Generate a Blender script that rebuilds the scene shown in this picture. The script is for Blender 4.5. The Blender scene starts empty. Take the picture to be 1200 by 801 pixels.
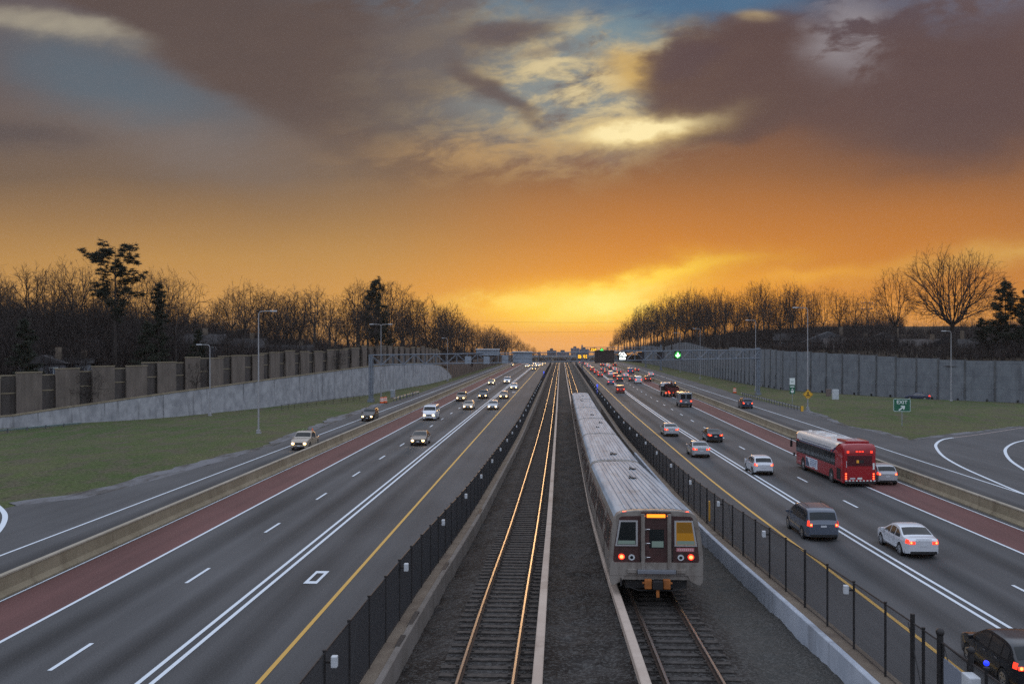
import bpy, bmesh, math, random
import numpy as np
from mathutils import Vector, Matrix
R = math.radians
rnd = random.Random(7)
sc = bpy.context.scene
col = sc.collection

# ---------------------------------------------------------------- camera
FPX, VX, HY, H = 1160.0, 655.0, 402.5, 11.0      # focal length in photo pixels, vanishing point, eye height
YAW = math.atan((VX - 600) / FPX)
cam_d = bpy.data.cameras.new('camera'); cam = bpy.data.objects.new('camera', cam_d); col.objects.link(cam)
cam.location = (0, 0, H); cam.rotation_euler = (R(90), 0, YAW)
cam_d.sensor_width = 36.0; cam_d.lens = 36.0 * FPX / 1200.0
cam_d.shift_y = (HY - 400.5) / 1200.0
cam_d.clip_start = 0.5; cam_d.clip_end = 20000
sc.camera = cam

# ---------------------------------------------------------------- node helper
class E:
    """small expression wrapper around float sockets"""
    def __init__(s, nt, so): s.nt, s.so = nt, so
    def _m(s, op, *a, clamp=False):
        n = s.nt.nodes.new('ShaderNodeMath'); n.operation = op; n.use_clamp = clamp
        for i, v in enumerate((s,) + a):
            if isinstance(v, E): s.nt.links.new(v.so, n.inputs[i])
            else: n.inputs[i].default_value = v
        return E(s.nt, n.outputs[0])
    def __add__(s, o): return s._m('ADD', o)
    __radd__ = __add__
    def __sub__(s, o): return s._m('SUBTRACT', o)
    def __rsub__(s, o): return (s * -1.0) + o
    def __mul__(s, o): return s._m('MULTIPLY', o)
    __rmul__ = __mul__
    def __truediv__(s, o): return s._m('DIVIDE', o)
    def pw(s, o): return s._m('POWER', o)
    def mx(s, o): return s._m('MAXIMUM', o)
    def mn(s, o): return s._m('MINIMUM', o)
    def exp(s): return s._m('EXPONENT')
    def sat(s): return s._m('ADD', 0.0, clamp=True)
    def ss(s, a, b):
        n = s.nt.nodes.new('ShaderNodeMapRange'); n.interpolation_type = 'SMOOTHSTEP'
        s.nt.links.new(s.so, n.inputs[0]); n.inputs[1].default_value = a; n.inputs[2].default_value = b
        n.inputs[3].default_value = 0; n.inputs[4].default_value = 1
        return E(s.nt, n.outputs[0])
def comb(nt, x, y, z):
    n = nt.nodes.new('ShaderNodeCombineXYZ')
    for i, v in enumerate((x, y, z)):
        if isinstance(v, E): nt.links.new(v.so, n.inputs[i])
        else: n.inputs[i].default_value = v
    return n.outputs[0]
def noise(nt, vec, scale=1.0, detail=4.0, rough=0.55, dist=0.0):
    n = nt.nodes.new('ShaderNodeTexNoise'); n.inputs['Scale'].default_value = scale
    n.inputs['Detail'].default_value = detail; n.inputs['Roughness'].default_value = rough
    n.inputs['Distortion'].default_value = dist
    nt.links.new(vec, n.inputs['Vector']); return E(nt, n.outputs[0])
def mixc(nt, f, a, b):
    n = nt.nodes.new('ShaderNodeMix'); n.data_type = 'RGBA'
    if isinstance(f, E): nt.links.new(f.so, n.inputs[0])
    else: n.inputs[0].default_value = f
    for i, v in ((6, a), (7, b)):
        if isinstance(v, (tuple, list)): n.inputs[i].default_value = (*v[:3], 1)
        else: nt.links.new(v, n.inputs[i])
    return n.outputs[2]
def srgb(r, g, b):
    f = lambda c: (c / 255 / 12.92) if c <= 10.3 else ((c / 255 + .055) / 1.055) ** 2.4
    return (f(r), f(g), f(b))
def ramp(nt, f, stops, interp='LINEAR'):
    n = nt.nodes.new('ShaderNodeValToRGB'); cr = n.color_ramp; cr.interpolation = interp
    while len(cr.elements) > 1: cr.elements.remove(cr.elements[-1])
    cr.elements[0].position = stops[0][0]; cr.elements[0].color = (*stops[0][1], 1)
    for p, c in stops[1:]:
        e = cr.elements.new(p); e.color = (*c, 1)
    nt.links.new(f.so, n.inputs[0]); return n.outputs[0]

# ---------------------------------------------------------------- world: dusk sky seen by direction
SUN_AZ, SUN_EL = R(1.8), R(2.5)            # the sun stands just right of the tracks, low behind the far cloud
UP_LIGHT = 1.15                             # brightness of the open sky overhead and behind
world = bpy.data.worlds.new('World'); sc.world = world; world.use_nodes = True
def build_sky():
    nt = world.node_tree; nt.nodes.clear()
    out = nt.nodes.new('ShaderNodeOutputWorld')
    tc = nt.nodes.new('ShaderNodeTexCoord'); sp = nt.nodes.new('ShaderNodeSeparateXYZ')
    nt.links.new(tc.outputs['Generated'], sp.inputs[0])
    X, Y, Z = (E(nt, sp.outputs[i]) for i in range(3))
    yy = Y.mx(0.08)
    # direction coordinates: degrees-like units, 1160 per radian near the horizon
    px0 = X / yy * 1160.0 + 655.0; py0 = 402.5 - (Z / yy) * 1160.0
    base = comb(nt, px0 * 0.0045, py0 * 0.011, 0.0)
    w1 = noise(nt, base, 1.0, 5, .55) - .5
    base2 = comb(nt, px0 * 0.0045 + 7.3, py0 * 0.011 + 3.1, 2.0)
    w2 = noise(nt, base2, 1.0, 5, .55) - .5
    w3 = noise(nt, comb(nt, px0 * 0.02, py0 * 0.03, 4.0), 1.0, 5, .6) - .5
    px = px0 + w1 * 120.0 + w3 * 26.0; py = py0 + w2 * 62.0 + w3 * 22.0
    fine = noise(nt, comb(nt, px0 * 0.009 - py0 * 0.005, py0 * 0.020 + px0 * 0.005, 5.0), 1.5, 6, .6, .3)
    fine2 = noise(nt, comb(nt, px0 * 0.013 - py0 * .006, py0 * 0.034 + px0 * 0.006, 9.0), 1.0, 7, .62, .3)
    soft = noise(nt, comb(nt, px0 * 0.006, py0 * 0.010, 1.0), 1.0, 3, .5)
    def g(cx, cy, rx, ry, ang=0.0, amt=1.0, p=1.0, soft=False):
        a, b = (px0, py0) if soft else (px, py)
        dx, dy = a - cx, b - cy
        c, s_ = math.cos(R(ang)), math.sin(R(ang))
        u = (dx * c + dy * s_) / rx; v = (dy * c - dx * s_) / ry
        q = u * u + v * v
        if p != 1.0: q = q.pw(p)
        return (q * -1.0).exp() * amt
    t = ((py0 + w2 * 26.0) / 420.0).sat()
    S = srgb
    left = ramp(nt, t, [(0, S(92, 84, 88)), (.24, S(98, 88, 88)), (.36, S(104, 90, 84)), (.48, S(116, 95, 78)), (.60, S(152, 116, 76)), (.72, S(185, 138, 76)), (.83, S(202, 148, 76)), (.93, S(218, 160, 84)), (1, S(208, 150, 94))])
    right = ramp(nt, t, [(0, S(82, 74, 86)), (.17, S(84, 67, 72)), (.35, S(98, 71, 65)), (.48, S(136, 89, 58)), (.60, S(178, 110, 50)), (.70, S(198, 122, 45)), (.80, S(204, 128, 44)), (.90, S(222, 146, 50)), (1, S(216, 150, 82))])
    c = mixc(nt, px0.ss(380, 800), left, right)
    c = mixc(nt, (px0.ss(1000, 1500)) * .5, c, S(150, 106, 70))
    # blue gap upper left, cream band above it
    c = mixc(nt, (g(120, 92, 160, 44, 14, 1.0, 1.5) * (.72 + soft * .3)).sat(), c, S(84, 102, 116))
    c = mixc(nt, (g(215, 165, 150, 34, 10, .6) * (.4 + fine)).sat(), c, S(122, 114, 112))
    c = mixc(nt, (g(30, 22, 150, 18, 8, .95, 1.4) * (.35 + fine)).sat(), c, S(164, 156, 138))
    c = mixc(nt, g(15, 150, 80, 16, 4, .8, 1.3), c, S(84, 76, 78))
    # dark wedge with a crisp lower left edge running from the top left to the middle
    edge = (px * .50 - py * .866 - 28.0)
    wedge = edge.ss(-6, 26) * (py0 * -1.0).ss(-215, -95) * (px * -1.0).ss(-560, -400)
    c = mixc(nt, (wedge * (.90 + soft * .25)).sat(), c, S(86, 73, 71))
    # middle: thin bright clouds with blue between
    c = mixc(nt, (g(650, 80, 190, 95, 0, 1.0, 2.2) * (fine + .12).ss(.30, .62)).sat(), c, S(128, 138, 140))
    c = mixc(nt, (g(655, 96, 180, 86, 0, .95, 1.6) * fine2.ss(.38, .66)).sat(), c, S(198, 178, 132))
    c = mixc(nt, (g(690, 92, 110, 52, 0, 1.0, 1.3) * fine2.ss(.42, .68)).sat(), c, S(222, 204, 158))
    c = mixc(nt, (g(590, 180, 140, 34, -4, .75) * fine2.ss(.38, .68)).sat(), c, S(186, 148, 98))
    c = mixc(nt, g(500, 62, 90, 60, 10, .75, 1.8), c, S(94, 84, 84))
    c = mixc(nt, (g(470, 120, 90, 40, 14, .6, 1.5)), c, S(92, 82, 80))
    c = mixc(nt, g(590, 38, 62, 20, -6, .92, 2.0), c, S(88, 78, 82))
    c = mixc(nt, g(572, 104, 68, 12, 34, .92, 1.6), c, S(88, 78, 80))
    c = mixc(nt, g(640, 62, 40, 9, -10, .6, 1.4), c, S(104, 96, 98))
    # clear blue strip at the top
    c = mixc(nt, (g(800, 0, 165, 30, -2, 1.0, 2.0) * (.75 + fine * .5)).sat(), c, S(62, 106, 140))
    c = mixc(nt, (g(730, 42, 60, 24, -14, .8, 1.3) * fine.ss(.36, .56)).sat(), c, S(104, 136, 152))
    c = mixc(nt, (g(600, -2, 150, 18, 0, .7) * fine.ss(.4, .6)).sat(), c, S(92, 124, 146))
    # lit rim, then the purple cloud with its curved edge
    c = mixc(nt, (g(772, 84, 66, 22, 8, 1.0, 1.4) * (.55 + fine2 * .7)).sat(), c, S(206, 168, 96))
    c = mixc(nt, g(884, 24, 22, 7, 4, .9, 1.5, True), c, S(200, 176, 130))
    c = mixc(nt, g(868, 98, 114, 76, -6, .98, 6.0), c, S(84, 65, 66))
    c = mixc(nt, g(800, 72, 44, 22, -8, .9, 3.0), c, S(80, 64, 70))
    c = mixc(nt, g(1110, 110, 170, 92, -4, .95, 3.0), c, S(86, 67, 69))
    c = mixc(nt, (g(985, 44, 44, 50, 22, .95, 1.4) * fine.ss(.38, .56)).sat(), c, S(140, 134, 140))
    c = mixc(nt, (g(1110, 4, 150, 24, 0, .85) * fine.ss(.38, .6)).sat(), c, S(98, 104, 124))
    # bright slit in the cloud
    c = mixc(nt, (g(742, 149, 72, 15, -4, 1.1) * (.45 + fine2)).sat(), c, S(222, 190, 120))
    c = mixc(nt, (g(747, 146, 56, 9, -7, 1.5) * (.6 + fine2)).sat(), c, S(255, 236, 178))
    # glow around the hidden sun
    c = mixc(nt, g(700, 362, 210, 44, 0, .75, 1, True), c, S(250, 166, 30))
    c = mixc(nt, (g(715, 344, 130, 16, -11, 1.1) * (.35 + fine2)).sat(), c, S(255, 200, 56))
    c = mixc(nt, (g(672, 362, 100, 24, 0, 1.2, 1.3, True) * (.45 + fine2)).sat(), c, S(255, 216, 74))
    c = mixc(nt, (g(640, 350, 110, 9, -4, .9) * fine2.ss(.38, .58)).sat(), c, S(255, 226, 110))
    c = mixc(nt, (g(740, 332, 110, 7, -9, .9) * fine2.ss(.34, .58)).sat(), c, S(255, 216, 70))
    c = mixc(nt, g(655, 405, 200, 14, 0, .8, 1, True), c, S(232, 170, 94))
    c = mixc(nt, (g(712, 352, 60, 12, -8, 1.1) * (.3 + fine2 * 1.2)).sat(), c, S(255, 242, 130))
    # yellow bank low on the right
    c = mixc(nt, (g(1200, 294, 150, 14, -9, .95) * (.35 + fine2)).sat(), c, S(216, 166, 82))
    c = mixc(nt, (g(930, 330, 110, 11, -8, .7) * (.3 + fine2)).sat(), c, S(240, 172, 56))
    c = mixc(nt, (fine2 * .12), c, S(140, 112, 96))
    # open overcast overhead and behind: what lights the ground
    upn = noise(nt, tc.outputs['Generated'], 2.2, 4, .5)
    upc = mixc(nt, upn.ss(.3, .7), (0.62, 0.76, 1.02), (0.92, 0.98, 1.12))
    sm = nt.nodes.new('ShaderNodeVectorMath'); sm.operation = 'SCALE'; nt.links.new(upc, sm.inputs[0]); sm.inputs[3].default_value = UP_LIGHT
    lowback = mixc(nt, Z.ss(0, .35), S(150, 150, 165), sm.outputs[0])
    f_up = (Z / yy).ss(.385, .80).mx(Y.ss(.55, .15))
    c = mixc(nt, f_up, c, lowback)
    c = mixc(nt, Z.ss(-.002, -.05), c, (.05, .045, .04))
    bg = nt.nodes.new('ShaderNodeBackground'); nt.links.new(c, bg.inputs[0]); bg.inputs[1].default_value = 1.0
    sky = nt.nodes.new('ShaderNodeTexSky'); sky.sky_type = 'NISHITA'; sky.sun_disc = False
    sky.sun_elevation = SUN_EL; sky.sun_rotation = SUN_AZ; sky.air_density = 1.0; sky.dust_density = 1.0
    bg2 = nt.nodes.new('ShaderNodeBackground'); nt.links.new(sky.outputs[0], bg2.inputs[0]); bg2.inputs[1].default_value = .004
    ad = nt.nodes.new('ShaderNodeAddShader'); nt.links.new(bg.outputs[0], ad.inputs[0]); nt.links.new(bg2.outputs[0], ad.inputs[1])
    nt.links.new(ad.outputs[0], out.inputs[0])
build_sky()
sun_d = bpy.data.lights.new('sun', 'SUN'); sun = bpy.data.objects.new('sun', sun_d); col.objects.link(sun)
sun_d.energy = 0.35; sun_d.angle = R(12); sun_d.color = (1.0, .58, .25)
dv = Vector((math.sin(SUN_AZ) * math.cos(R(5)), math.cos(SUN_AZ) * math.cos(R(5)), math.sin(R(5))))
sun.rotation_euler = dv.to_track_quat('Z', 'Y').to_euler()
sc.view_settings.view_transform = 'Standard'; sc.view_settings.look = 'None'
sc.view_settings.exposure = 0.0; sc.view_settings.gamma = 1.0
sc.render.engine = 'CYCLES'
sc.cycles.max_bounces = 5; sc.cycles.diffuse_bounces = 2; sc.cycles.glossy_bounces = 3; sc.cycles.transparent_max_bounces = 12
sc.cycles.use_denoising = False
sc.cycles.sample_clamp_indirect = 2.0; sc.cycles.sample_clamp_direct = 5.0

# ---------------------------------------------------------------- placing
ca, sa = math.cos(YAW), math.sin(YAW)
def at(x, y, z=0.0):
    """world point at height z that stands at photo position (x, y)"""
    d = FPX * (H - z) / (y - HY); u = (x - 600) / FPX
    return Vector((d * (-sa + u * ca), d * (ca + u * sa), z))
def atd(x, d, z=0.0):
    """world point at distance d and height z in the direction of column x"""
    u = (x - 600) / FPX
    return Vector((d * (-sa + u * ca), d * (ca + u * sa), z))
def lerp_tab(tab, v):
    return float(np.interp(v, [a for a, b in tab], [b for a, b in tab]))
RAILZ = [(10, 2.62), (26, 2.36), (36, 2.08), (46, 1.55), (58, 1.12), (70, .86), (81, .60), (103, .12), (126, -.22), (150, -.45), (175, -.62), (900, -.62)]
_zs = np.arange(5, 905, 2.0)
_rz = np.interp(_zs, [a for a, b in RAILZ], [b for a, b in RAILZ])
_k = np.hanning(13); _k /= _k.sum()
_rz = np.convolve(np.pad(_rz, 6, mode='edge'), _k, mode='valid')
def rail_z(y): return float(np.interp(y, _zs, _rz))

# ---------------------------------------------------------------- object helpers
def tag(o, label=None, cat=None, group=None, kind=None):
    if label: o['label'] = label
    if cat: o['category'] = cat
    if group: o['group'] = group
    if kind: o['kind'] = kind
    return o
def empty(name, loc=(0, 0, 0), rz=0.0):
    o = bpy.data.objects.new(name, None); o.location = loc; o.rotation_euler = (0, 0, rz)
    o.empty_display_size = .2; col.objects.link(o); return o
class MB:
    """collects faces, then links them as one mesh object"""
    def __init__(s): s.v = []; s.f = []; s.mi = []; s.m = 0
    def add(s, vs, fs):
        b = len(s.v); s.v.extend([tuple(p) for p in vs])
        for f in fs: s.f.append(tuple(b + i for i in f)); s.mi.append(s.m)
        return s
    def box(s, x0, x1, y0, y1, z0, z1, M=None):
        v = [(x0, y0, z0), (x1, y0, z0), (x1, y1, z0), (x0, y1, z0), (x0, y0, z1), (x1, y0, z1), (x1, y1, z1), (x0, y1, z1)]
        if M is not None: v = [M @ Vector(p) for p in v]
        return s.add(v, [(0, 3, 2, 1), (4, 5, 6, 7), (0, 1, 5, 4), (1, 2, 6, 5), (2, 3, 7, 6), (3, 0, 4, 7)])
    def bbox(s, x0, x1, y0, y1, z0, z1, b=.03, M=None):
        """box with chamfered edges"""
        bm = bmesh.new(); bmesh.ops.create_cube(bm, size=1)
        for v in bm.verts:
            v.co = Vector(((x0 + x1) / 2 + v.co.x * (x1 - x0), (y0 + y1) / 2 + v.co.y * (y1 - y0), (z0 + z1) / 2 + v.co.z * (z1 - z0)))
        bmesh.ops.bevel(bm, geom=list(bm.edges), offset=b, segments=2, affect='EDGES', profile=.6)
        if M is not None: bm.transform(M)
        bm.verts.index_update()
        s.add([v.co[:] for v in bm.verts], [[v.index for v in f.verts] for f in bm.faces]); bm.free(); return s
    def tube(s, a, b, r0, r1=None, n=6, cap=True):
        a, b = Vector(a), Vector(b); r1 = r0 if r1 is None else r1
        d = (b - a)
        if d.length < 1e-6: return s
        d.normalize(); q = d.orthogonal().normalized(); w = d.cross(q)
        vs = []
        for c, r in ((a, r0), (b, r1)):
            for i in range(n):
                t = 2 * math.pi * i / n; vs.append(c + q * math.cos(t) * r + w * math.sin(t) * r)
        fs = [(i, (i + 1) % n, n + (i + 1) % n, n + i) for i in range(n)]
        if cap: fs += [tuple(range(n - 1, -1, -1)), tuple(range(n, 2 * n))]
        return s.add(vs, fs)
    def path(s, pts, r, n=6):
        for a, b in zip(pts[:-1], pts[1:]): s.tube(a, b, r, r, n, True)
        return s
    def cyl(s, c, ax, r, h, n=20, r2=None):
        c, ax = Vector(c), Vector(ax).normalized(); return s.tube(c - ax * h / 2, c + ax * h / 2, r, r if r2 is None else r2, n)
    def grid(s, rows, close=False):
        b = []; n = len(rows[0])
        for r in rows: b += list(r)
        fs = []
        for j in range(len(rows) - 1):
            for i in range(n - (0 if close else 1)):
                i2 = (i + 1) % n
                fs.append((j * n + i, j * n + i2, (j + 1) * n + i2, (j + 1) * n + i))
        return s.add(b, fs)
    def poly(s, pts): return s.add(pts, [tuple(range(len(pts)))])
    def prism(s, pts, d):
        """closed outline pts pushed along vector d"""
        d = Vector(d); n = len(pts); a = [Vector(p) for p in pts]; b = [p + d for p in a]
        return s.add(a + b, [tuple(range(n - 1, -1, -1)), tuple(range(n, 2 * n))] + [(i, (i + 1) % n, n + (i + 1) % n, n + i) for i in range(n)])
    def build(s, name, mat, parent=None, smooth=False, kind=None, recalc=False):
        me = bpy.data.meshes.new(name); me.from_pydata(s.v, [], s.f)
        for m in (mat if isinstance(mat, (list, tuple)) else [mat]): me.materials.append(m)
        if isinstance(mat, (list, tuple)): me.polygons.foreach_set('material_index', s.mi)
        if smooth: me.polygons.foreach_set('use_smooth', [True] * len(me.polygons))
        if recalc:
            bm = bmesh.new(); bm.from_mesh(me); bmesh.ops.remove_doubles(bm, verts=bm.verts, dist=1e-5); bmesh.ops.recalc_face_normals(bm, faces=bm.faces); bm.to_mesh(me); bm.free()
        me.update()
        o = bpy.data.objects.new(name, me); col.objects.link(o)
        if parent is not None: o.parent = parent
        if kind: o['kind'] = kind
        return o
def copy_tree(o, parent=None, kids=None):
    if kids is None: kids = CH
    c = o.copy(); col.objects.link(c)
    if parent is not None: c.parent = parent
    for ch in list(o.children): copy_tree(ch, c)
    return c
CH = None
def rotz(a): return Matrix.Rotation(a, 4, 'Z')
def T(x, y, z): return Matrix.Translation((x, y, z))
def smooth_angle(o, deg=35):
    me = o.data; me.polygons.foreach_set('use_smooth', [True] * len(me.polygons))
    bm = bmesh.new(); bm.from_mesh(me)
    for e in bm.edges:
        if len(e.link_faces) == 2 and e.calc_face_angle(0) > R(deg): e.smooth = False
    bm.to_mesh(me); bm.free(); return o

# ---------------------------------------------------------------- materials
def pmat(name, color, rough=.6, metal=0.0, coat=0.0, emit=None, estr=0.0, spec=.5, var=0.0, vscale=3.0, bump=0.0, bscale=20.0, alpha=None):
    m = bpy.data.materials.new(name); m.use_nodes = True; nt = m.node_tree
    p = nt.nodes['Principled BSDF']
    p.inputs['Base Color'].default_value = (*color[:3], 1); p.inputs['Roughness'].default_value = rough
    p.inputs['Metallic'].default_value = metal; p.inputs['Coat Weight'].default_value = coat
    p.inputs['Specular IOR Level'].default_value = spec
    if emit: p.inputs['Emission Color'].default_value = (*emit[:3], 1); p.inputs['Emission Strength'].default_value = estr
    tc = nt.nodes.new('ShaderNodeTexCoord')
    if var > 0:
        n = noise(nt, tc.outputs['Object'], vscale, 5, .6)
        dk = tuple(c * (1 - var) for c in color[:3]); lt = tuple(min(1, c * (1 + var)) for c in color[:3])
        nt.links.new(mixc(nt, n.ss(.3, .7), dk, lt), p.inputs['Base Color'])
    if bump > 0:
        n2 = noise(nt, tc.outputs['Object'], bscale, 4, .6)
        b = nt.nodes.new('ShaderNodeBump'); b.inputs['Strength'].default_value = 1.0; b.inputs['Distance'].default_value = bump
        nt.links.new(n2.so, b.inputs['Height']); nt.links.new(b.outputs[0], p.inputs['Normal'])
    return m
def obj_xyz(nt):
    tc = nt.nodes.new('ShaderNodeTexCoord'); sp = nt.nodes.new('ShaderNodeSeparateXYZ')
    nt.links.new(tc.outputs['Object'], sp.inputs[0])
    return tc.outputs['Object'], [E(nt, sp.outputs[i]) for i in range(3)]
def setbump(nt, p, h, dist):
    b = nt.nodes.new('ShaderNodeBump'); b.inputs['Distance'].default_value = dist
    nt.links.new(h.so, b.inputs['Height']); nt.links.new(b.outputs[0], p.inputs['Normal'])
def asphalt(name, base, lanes=(), tint=(1, 1, 1.03), rough=.82):
    """asphalt with wheel paths worn along the given lane centres (X positions)"""
    m = bpy.data.materials.new(name); m.use_nodes = True; nt = m.node_tree; p = nt.nodes['Principled BSDF']
    v, (x, y, z) = obj_xyz(nt)
    streak = noise(nt, comb(nt, x * .9, y * .02, 0.0), 1.0, 4, .6)
    grain = noise(nt, comb(nt, x * 16., y * 16., 0.), 1.0, 3, .7)
    blot = noise(nt, comb(nt, x * .22, y * .07, 3.), 1.0, 4, .55)
    val = (streak - .5) * .8 + (grain - .5) * 1.7 + (blot - .5) * .9 + 1.0
    drift = (noise(nt, comb(nt, 0.0, y * .01, 8.), 1.0, 2, .5) - .5) * .5
    for cx, slope in lanes:
        # darker oil strip in the middle of the lane, polished wheel paths beside it
        d = x + drift - cx - (y.mn(160.) * slope)
        q = d / .62
        val = val - ((q * q * -1.).exp() * .42)
        for off in (-.95, .95):
            q2 = (d + off) / .33; val = val + ((q2 * q2 * -1.).exp() * .12)
    # tar sealed cracks
    vor = nt.nodes.new('ShaderNodeTexVoronoi'); vor.feature = 'DISTANCE_TO_EDGE'; nt.links.new(comb(nt, x * .13 + streak * .8, y * .035, 0.), vor.inputs['Vector'])
    crack = E(nt, vor.outputs[0]).ss(.0, .006)
    val = val * (crack * .12 + .88)
    vv = val.mx(.3)
    cc = nt.nodes.new('ShaderNodeVectorMath'); cc.operation = 'SCALE'
    cc.inputs[0].default_value = tuple(b * t for b, t in zip((base if isinstance(base, tuple) else (base,) * 3), tint)); nt.links.new(vv.so, cc.inputs[3])
    nt.links.new(cc.outputs[0], p.inputs['Base Color'])
    p.inputs['Roughness'].default_value = rough; p.inputs['Specular IOR Level'].default_value = .3
    setbump(nt, p, grain, .006)
    return m
def stained(name, c0, c1, stain, rough=.85, sx=.5, joint=None, bump=.01):
    """concrete with vertical water streaks"""
    m = bpy.data.materials.new(name); m.use_nodes = True; nt = m.node_tree; p = nt.nodes['Principled BSDF']
    v, (x, y, z) = obj_xyz(nt)
    a = noise(nt, v, .6, 6, .65); g = noise(nt, v, 14., 4, .7)
    st = noise(nt, comb(nt, x * sx * 2.2, y * sx * 2.2, z * .12), 1.0, 5, .6)
    c = mixc(nt, a.ss(.3, .7), c0, c1); c = mixc(nt, st.ss(.52, .74) * .7, c, stain)
    c = mixc(nt, g.ss(.3, .8) * .22, c, tuple(k * .55 for k in c0))
    if joint:
        sn = nt.nodes.new('ShaderNodeMath'); sn.operation = 'PINGPONG'; nt.links.new(z.so, sn.inputs[0]); sn.inputs[1].default_value = joint
        c = mixc(nt, 1.0 - E(nt, sn.outputs[0]).ss(.0, .035), c, tuple(k * .5 for k in c0))
    nt.links.new(c, p.inputs['Base Color']); p.inputs['Roughness'].default_value = rough; p.inputs['Specular IOR Level'].default_value = .25
    setbump(nt, p, g, bump); return m
def ribbed(name, c0, c1, freq, axis=0, depth=.03):
    m = bpy.data.materials.new(name); m.use_nodes = True; nt = m.node_tree; p = nt.nodes['Principled BSDF']
    v, xyz = obj_xyz(nt); a = noise(nt, comb(nt, xyz[0] * .8, xyz[1] * .8, xyz[2] * .25), 1.0, 5, .6)
    s = nt.nodes.new('ShaderNodeMath'); s.operation = 'SINE'; nt.links.new((xyz[axis] * freq).so, s.inputs[0])
    c = mixc(nt, a.ss(.3, .72), c0, c1)
    nt.links.new(c, p.inputs['Base Color']); p.inputs['Roughness'].default_value = .85; p.inputs['Specular IOR Level'].default_value = .2
    setbump(nt, p, E(nt, s.outputs[0]) * 1.0, depth); return m

M = {}
def setup_mats():
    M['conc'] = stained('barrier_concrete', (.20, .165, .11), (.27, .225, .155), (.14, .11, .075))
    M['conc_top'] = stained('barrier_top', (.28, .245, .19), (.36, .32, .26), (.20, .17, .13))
    M['kerb'] = stained('pale_kerb', (.38, .42, .48), (.50, .54, .60), (.22, .23, .25))
    M['ledge'] = stained('brown_ledge', (.13, .10, .075), (.18, .145, .11), (.08, .06, .05))
    M['retain'] = stained('retaining_concrete', (.20, .20, .21), (.29, .29, .30), (.10, .10, .10), sx=.35)
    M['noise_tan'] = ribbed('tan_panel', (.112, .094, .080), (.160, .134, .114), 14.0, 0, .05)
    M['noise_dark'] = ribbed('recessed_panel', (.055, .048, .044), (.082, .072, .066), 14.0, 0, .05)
    M['noise_grey'] = stained('grey_panel', (.125, .135, .15), (.17, .185, .20), (.085, .09, .10), joint=1.2)
    M['noise_post'] = stained('grey_panel_post', (.075, .078, .082), (.12, .125, .13), (.05, .05, .05))
    M['white_mark'] = pmat('white_road_paint', (.62, .66, .70), .55, var=.14, vscale=5)
    M['yellow_mark'] = pmat('yellow_road_paint', (.52, .30, .045), .55, var=.14, vscale=5)
    M['steel_rail'] = pmat('rail_steel_polished', (.34, .30, .27), .34, 1.0)
    M['rust'] = pmat('rusty_steel', (.055, .034, .024), .85, .2, var=.3, vscale=8)
    M['tie'] = pmat('weathered_timber', (.040, .034, .030), .9, var=.5, vscale=6, bump=.01, bscale=30)
    M['cover'] = stained('cover_board', (.38, .30, .245), (.47, .385, .32), (.22, .16, .12), sx=.2)
    M['galv'] = pmat('galvanised_steel', (.30, .33, .36), .5, .6, var=.15, vscale=4)
    M['galv_blue'] = pmat('painted_truss_steel', (.15, .175, .21), .5, .3, var=.2, vscale=2)
    M['lamp_pole'] = pmat('lamp_pole_steel', (.30, .30, .31), .5, .3, var=.12, vscale=3)
    M['fence'] = pmat('dark_vinyl_wire', (.012, .012, .014), .6)
    M['fence_post'] = pmat('dark_fence_post', (.022, .020, .020), .55, .3, var=.3, vscale=6)
    M['glass_side'] = pmat('side_glass', (.03, .03, .032), .06, spec=1.0)
    M['glass'] = pmat('tinted_glass', (.008, .011, .013), .08, 0, 0, spec=.38)
    M['tyre'] = pmat('tyre_rubber', (.014, .014, .015), .8)
    M['rim'] = pmat('alloy_rim', (.45, .46, .48), .3, .9)
    M['black'] = pmat('black_plastic', (.010, .010, .011), .5)
    M['chrome'] = pmat('chrome', (.7, .7, .72), .15, 1.0)
    M['tail'] = pmat('lit_tail_lamp', (.35, .01, .01), .3, emit=(1, .045, .02), estr=2.0)
    M['tail_hot'] = pmat('brake_lamp_core', (.5, .05, .02), .3, emit=(1, .12, .035), estr=7)
    M['tail_off'] = pmat('red_lens', (.22, .012, .01), .25)
    M['head'] = pmat('lit_headlamp', (.9, .7, .4), .3, emit=(1, .66, .28), estr=16)
    M['head_dim'] = pmat('dim_headlamp', (.6, .6, .6), .2, emit=(1, .78, .5), estr=2.2)
    M['plate'] = pmat('licence_plate', (.50, .52, .55), .5)
    M['house_wall'] = pmat('house_siding', (.11, .11, .12), .8, var=.2, vscale=2)
    M['house_pale'] = pmat('pale_siding', (.20, .21, .23), .8, var=.2, vscale=2)
    M['roof'] = pmat('shingle_roof', (.035, .032, .033), .9, var=.3, vscale=5)
    M['pane'] = pmat('window_pane', (.10, .12, .16), .12, spec=.8)
    M['bark'] = pmat('bark', (.026, .020, .017), .9, var=.35, vscale=3)
    M['bark_pale'] = pmat('pale_bark', (.048, .040, .034), .9, var=.3, vscale=3)
    M['twig'] = pmat('winter_twigs', (.024, .017, .014), .9)
    M['needle'] = pmat('dark_needles', (.016, .022, .011), .8, var=.4, vscale=1.5)
    M['needle2'] = pmat('green_needles', (.022, .034, .014), .8, var=.4, vscale=1.5)
    M['brush'] = pmat('dead_brush', (.026, .019, .017), .95, var=.4, vscale=.6)
setup_mats()
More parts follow.
